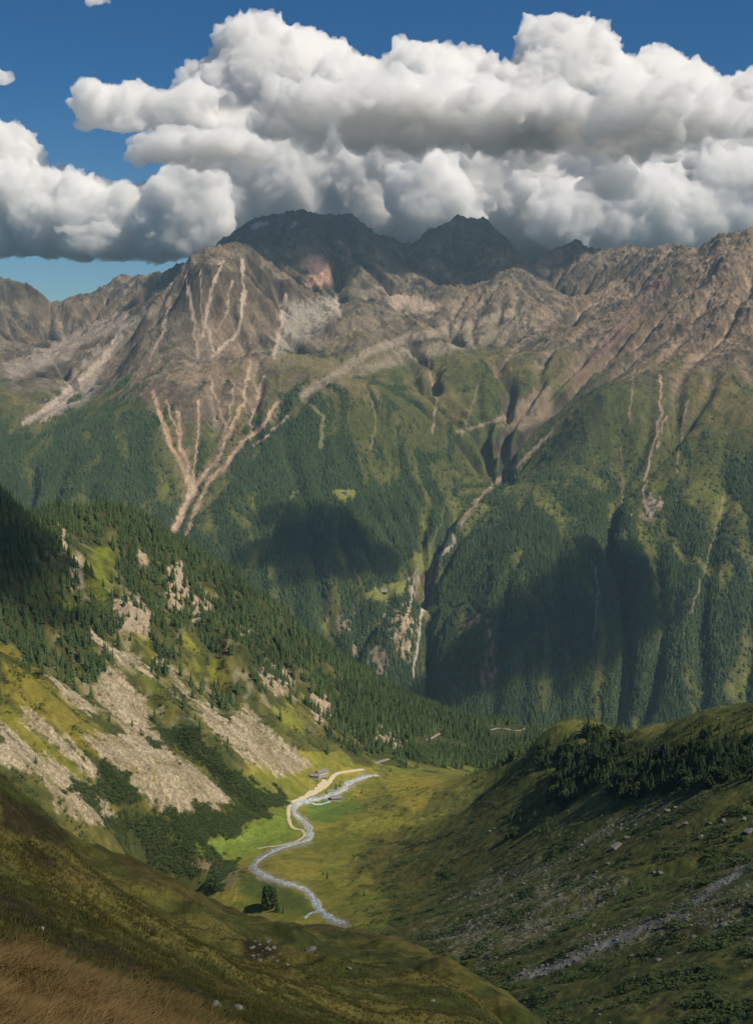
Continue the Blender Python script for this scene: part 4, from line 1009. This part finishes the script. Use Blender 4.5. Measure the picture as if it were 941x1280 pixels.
def grass(name, n, ymin, ymax, hh, w, nb, pol, label, gmul, seed):
    r = np.random.default_rng(seed)
    y = np.exp(r.uniform(math.log(ymin), math.log(ymax), n)); u = r.uniform(-.42, .36, n); x = u * y; z = height1(x, y); px, py = proj(x, y, z)
    iu = np.clip(((u + .62) / 1.24 * 899).astype(int), 0, 899); iy = np.clip((np.log(y / 7.5) / np.log(430 / 7.5) * 899).astype(int), 0, 899)
    gd = gold[iy, iu]; hv = hw[iy, iu]
    k = (py < 1420) & (r.uniform(size=n) < (.25 + .75 * gd - .2 * hv if gmul == 1 else .8 - .7 * gd - .3 * hv))
    x, y, z, gd, hv = x[k], y[k], z[k], gd[k], hv[k]
    tp = [tuft(seed + i, nb, w) for i in range(5)]
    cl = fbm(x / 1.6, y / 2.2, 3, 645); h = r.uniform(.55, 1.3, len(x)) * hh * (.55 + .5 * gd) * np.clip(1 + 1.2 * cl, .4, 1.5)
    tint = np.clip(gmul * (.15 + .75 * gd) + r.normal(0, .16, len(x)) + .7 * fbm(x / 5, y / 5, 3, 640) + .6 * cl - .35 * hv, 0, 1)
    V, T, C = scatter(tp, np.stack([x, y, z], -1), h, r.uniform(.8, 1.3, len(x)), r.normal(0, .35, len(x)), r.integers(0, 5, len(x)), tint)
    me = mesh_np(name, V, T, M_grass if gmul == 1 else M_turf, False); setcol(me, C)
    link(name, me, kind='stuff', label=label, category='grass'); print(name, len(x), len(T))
grass('golden_grass', 90000, 9, 75, .38, .013, 11, None, 'wind-bent golden dry grass on the slope in the bottom left corner', 1.0, 700)
grass('turf_grass', 170000, 20, 130, .30, .045, 5, None, 'short rough turf covering the near slope', .55, 720)
for (qx, qy, s, m_, nm, lb) in ((51,1163,9,M_white,'pale_rock','small upright white rock in dark heather at the left of the near slope'),(388,1190,22,M_stone,'flat_rock','flat grey rock in turf right of the rubble patch on the near slope'),(436,1211,9,M_stone,'small_rock','small grey rock lying alone on the right of the near slope'),
  (270,1258,17,M_stone,'dark_rock','dark rock showing through heather near the bottom edge'),(297,1262,14,M_stone,'low_rock','low grey rock at the lower end of the heather band'),(652,1246,24,M_stone,'rock_outcrop','dark rock outcrop on the lower right edge of the near slope'),(541,1252,8,M_stone,'pale_stone','pale stone in turf near the lower right of the near slope'),
  (360,1208,8,M_white,'light_stone','light stone just below the flat grey rock')):
    w = hit(height1, qx, qy, 8, 400)[0]
    if w[1] == w[1]:
        s = s * w[1] / F / 1.1
        me = mesh_np(nm, *rock(300 + qx, 3, .9 if nm == 'pale_rock' else .5)[:2], m_, False)
        o = link(nm, me, label=lb, category='rock'); o.location = w + [0, 0, s * .1]; o.scale = (s, s, s); o.rotation_euler = (0, 0, qx)
r = np.random.default_rng(5)
for i in range(26):
    w = hit(height1, r.uniform(306, 350), r.uniform(1176, 1202), 8, 400)[0]
    if w[1] == w[1]:
        s = r.uniform(3, 7) * w[1] / F; o = link('rubble_stone', rb_me[i % 6], label='loose grey stone in the rubble patch in the middle of the near slope', category='rock', group='stones of the rubble patch on the near slope')
        o.location = w; o.scale = (s, s, s); o.rotation_euler = (0, 0, i)
# ================================================================== sky, sun, air, clouds
SUN_EL, SUN_AZ = 49., (.82, -.48)
S = Vector((SUN_AZ[0], SUN_AZ[1], 0)).normalized() * math.cos(R(SUN_EL)) + Vector((0, 0, math.sin(R(SUN_EL))))
w = bpy.data.worlds.new('World'); SC.world = w; w.use_nodes = True
N = w.node_tree.nodes; sk = N.new('ShaderNodeTexSky'); sk.sky_type = 'NISHITA'; sk.sun_disc = False
sk.sun_elevation = R(SUN_EL); sk.altitude = 2300; sk.sun_rotation = math.atan2(S.x, S.y); sk.air_density = 1.0; sk.dust_density = .2; sk.ozone_density = 2.5
tn = N.new('ShaderNodeVectorMath'); tn.operation = 'MULTIPLY'
tc = N.new('ShaderNodeTexCoord'); sx_ = N.new('ShaderNodeSeparateXYZ'); w.node_tree.links.new(tc.outputs['Generated'], sx_.inputs[0])
rp = N.new('ShaderNodeValToRGB'); rp.color_ramp.elements[0].position = .03; rp.color_ramp.elements[0].color = (.36, .50, .55, 1); rp.color_ramp.elements[1].position = .2; rp.color_ramp.elements[1].color = (.105, .38, .58, 1)
w.node_tree.links.new(sx_.outputs['Z'], rp.inputs[0]); w.node_tree.links.new(rp.outputs[0], tn.inputs[1])
w.node_tree.links.new(sk.outputs[0], tn.inputs[0]); w.node_tree.links.new(tn.outputs[0], N['Background'].inputs[0]); N['Background'].inputs[1].default_value = .10
L = bpy.data.lights.new('sun', 'SUN'); L.energy = 5.0; L.angle = R(.5); L.color = (1, .895, .74); lo = bpy.data.objects.new('sun', L); COL.objects.link(lo)
lo.rotation_euler = S.to_track_quat('Z', 'Y').to_euler()
CM = cloud_mat('cloud', .013); VEIL = cloud_mat('cloud_veil', .0022)
A = [(80,118),(110,100),(150,98),(200,110),(240,85),(262,60),(262,20),(300,10),(350,15),(390,40),(430,58),(470,72),(480,55),(520,35),(560,52),(600,58),(635,78),(645,30),(670,20),(720,8),(745,12),(775,50),(790,68),(810,52),(850,50),(890,88),(905,98),(941,75),(1060,60),(1100,330),(941,320),(660,335),(250,325),(165,310),(150,250),(190,205),(225,172),(170,163),(100,160)]
B = [(-120,130),(0,138),(30,140),(50,165),(60,205),(110,210),(130,222),(160,215),(185,240),(240,250),(250,320),(200,335),(100,330),(20,325),(-100,340)]
def ctag(o, label): o['label'] = label; o['category'] = 'cloud'
ctag(cloud('cumulus_cloud', A, 12900, 2300, 18, 122, 900, 85, CM, 3, yjit=.32), 'great white cumulus bank heaped above the summits across the sky')
ctag(cloud('cumulus_cloud', B, 12200, 1300, 16, 125, 280, 42, CM, 4), 'lower cumulus bank at the left edge over the left skyline')
ctag(cloud('cumulus_cloud', [(78,118),(110,98),(150,98),(200,108),(250,85),(280,110),(275,165),(225,174),(170,166),(100,163)], 12300, 700, 18, 95, 150, 33, CM, 14, rmin=5), 'long tongue of cloud reaching left from the great bank')
ctag(cloud('cumulus_cloud', [(185,212),(230,180),(290,200),(300,300),(240,325),(170,318),(150,275)], 11800, 700, 18, 90, 130, 36, CM, 15, rmin=5), 'grey shaded cloud mass above the left shoulder of the main summit')
ctag(cloud('cumulus_cloud', [(660,245),(720,212),(800,196),(880,182),(960,172),(1060,190),(1070,322),(900,320),(760,328),(690,318),(640,290)], 11550, 700, 17, 100, 260, 44, CM, 16, rmin=6), 'bright low cloud mass behind the right skyline')
ctag(cloud('cumulus_cloud', [(470,225),(490,190),(530,178),(575,190),(600,230),(640,262),(600,285),(520,292),(480,265)], 11500, 600, 17, 95, 110, 34, CM, 17, rmin=6), 'bright low cloud puff just above the twin summit')
ell = lambda x, y, a, b, n=14: [(x + a * math.cos(k * 6.283 / n), y + b * math.sin(k * 6.283 / n)) for k in range(n)]
ctag(cloud('cloud_scrap', ell(768, 226, 58, 24), 9500, 300, 16, 70, 40, 20, CM, 5), 'small dark grey cloud scrap in front of the bright bank at right')
ctag(cloud('cloud_scrap', ell(112, 285, 52, 12), 9300, 250, 15, 60, 34, 11, CM, 6), 'dark thin cloud scrap low over the left skyline')
ctag(cloud('cloud_scrap', ell(0, 96, 20, 10), 12000, 300, 20, 50, 14, 9, CM, 7), 'small white cloud scrap at the upper left edge of the sky')
ctag(cloud('cloud_scrap', ell(120, 0, 30, 6), 12000, 300, 20, 50, 12, 6, CM, 9), 'faint cloud scrap cut by the top edge of the sky')
# clouds outside the frame whose shadows lie on the slopes
THIN = cloud_mat('added_thin_cloud', .0012)
def shade(px, py, Y, zc, rx, ry, seed, n=26, label=''):
    """a cloud that stands sunward of ground point (px, py, Y) at height zc"""
    x, y, z = [float(v) for v in at(px, py, Y)]
    t = (zc - z) / S.z; c = np.array([x + S.x * t, y + S.y * t, zc]); r = np.random.default_rng(seed)
    V = []; Fc = []; bi = ico(2)
    for i in range(n):
        q = r.normal(size=2) * .42; q = q / max(1, np.linalg.norm(q)); rad = min(rx, ry) * r.uniform(.28, .5)
        V.append(bi[0] * [rad, rad, rad * (.6 if Y < 8000 else .42)] + c + [q[0] * rx, q[1] * ry, r.uniform(-60, 60)]); Fc.append(bi[1] + i * len(bi[0]))
    me = mesh_np('fair_weather_cloud', np.concatenate(V), np.concatenate(Fc), CM); o = link('fair_weather_cloud', me)
    md = o.modifiers.new('r', 'REMESH'); md.mode = 'VOXEL'; md.voxel_size = 20 if Y > 8000 else max(12, min(rx, ry) / 14)
    me2 = bpy.data.meshes.new_from_object(o.evaluated_get(bpy.context.evaluated_depsgraph_get())); o.modifiers.clear(); o.data = me2; me2.materials.clear(); me2.materials.append(CM)
    nv = len(me2.vertices); co = np.empty(nv * 3, np.float32); no = np.empty(nv * 3, np.float32)
    me2.vertices.foreach_get('co', co); me2.vertices.foreach_get('normal', no); co = co.reshape(-1, 3).astype(float); no = no.reshape(-1, 3)
    a, b, d = co.T; k = min(rx, ry) / 3
    ds = 0; am = .55
    for q_ in range(6 if Y > 8000 else 3):
        ds = ds + (np.abs(noise3(a / k, b / k, d / k, seed + q_)) * 1.5 - .45) * am * min(rx, ry) / 3; k /= 2.1; am *= .56
    co += no * np.clip(ds, -200, 200)[:, None]
    me2.vertices.foreach_set('co', co.astype(np.float32).ravel()); me2.update()
    md = o.modifiers.new('r', 'REMESH'); md.mode = 'VOXEL'; md.voxel_size = 19 if Y > 8000 else 12
    me3 = bpy.data.meshes.new_from_object(o.evaluated_get(bpy.context.evaluated_depsgraph_get())); o.modifiers.clear(); o.data = me3; me3.materials.clear(); me3.materials.append(CM)
    ctag(o, label); return o
for a_ in ((740, 1120, 520, 1700, 330, 420, 51, 70, 'thin veil of cloud dimming the right hill'), (300, 1200, 90, 1650, 300, 260, 52, 60, 'thin veil of cloud dimming the near slope')):  # two veils added out of view to darken the foreground slopes
    o = shade(*a_[:8], label=a_[8]); o.data.materials[0] = THIN
SHADES = [(400, 675, 4600, 1800, 300, 230, 41, 'puffy cloud whose shadow lies on the dark wood left of the gorge'),
 (735, 765, 4200, 1900, 360, 330, 42, 'puffy cloud whose shadow lies on the wooded slope right of the gorge'),
 (400, 315, 8700, 1520, 950, 800, 45, 'puffy cloud whose shadow lies on the highest summit'),
 (610, 320, 9100, 1520, 760, 700, 46, 'puffy cloud whose shadow lies on the twin summit'),
 (140, 375, 9900, 1480, 430, 420, 48, 'puffy cloud whose shadow lies on the left skyline ridge'),
 (-5, 680, 1400, 1500, 130, 170, 47, 'puffy cloud whose shadow lies on the left ridge wood')]
for px, py, Y, zc, rx, ry, sd, lb in SHADES: shade(px, py, Y, zc, rx, ry, sd, 90 if Y > 8000 else 26, label=lb)
hm, N, Lk = mat('haze'); N.remove(N['Principled BSDF']); v = N.new('ShaderNodeVolumePrincipled')
v.inputs['Color'].default_value = (.50, .79, 1, 1); v.inputs['Density'].default_value = 2.3e-5; v.inputs['Anisotropy'].default_value = .1
Lk.new(v.outputs[0], N['Material Output'].inputs['Volume'])
V = []; Fc = []; bx(V, Fc, -5200, 5200, -150, 11000, -1700, 1180); hz = poly_obj('haze', V, Fc, hm, None, kind='stuff', label='thin blue air between the viewpoint and the mountains', category='haze')
cam = bpy.data.cameras.new('camera'); co = bpy.data.objects.new('camera', cam); COL.objects.link(co)
cam.sensor_fit = 'HORIZONTAL'; cam.sensor_width = 36; cam.lens = F / 941 * 36; cam.clip_end = 60000; cam.clip_start = .5
co.rotation_euler = (math.pi / 2 - PITCH, 0, 0); SC.camera = co
SC.view_settings.view_transform = 'Standard'; SC.view_settings.look = 'None'; SC.view_settings.gamma = 1
SC.view_settings.use_curve_mapping = False; SC.view_settings.exposure = .12
SC.cycles.volume_bounces = 10; SC.cycles.max_bounces = 12; SC.cycles.use_adaptive_sampling = True; SC.cycles.adaptive_threshold = .018; SC.cycles.diffuse_bounces = 3; SC.cycles.use_denoising = True
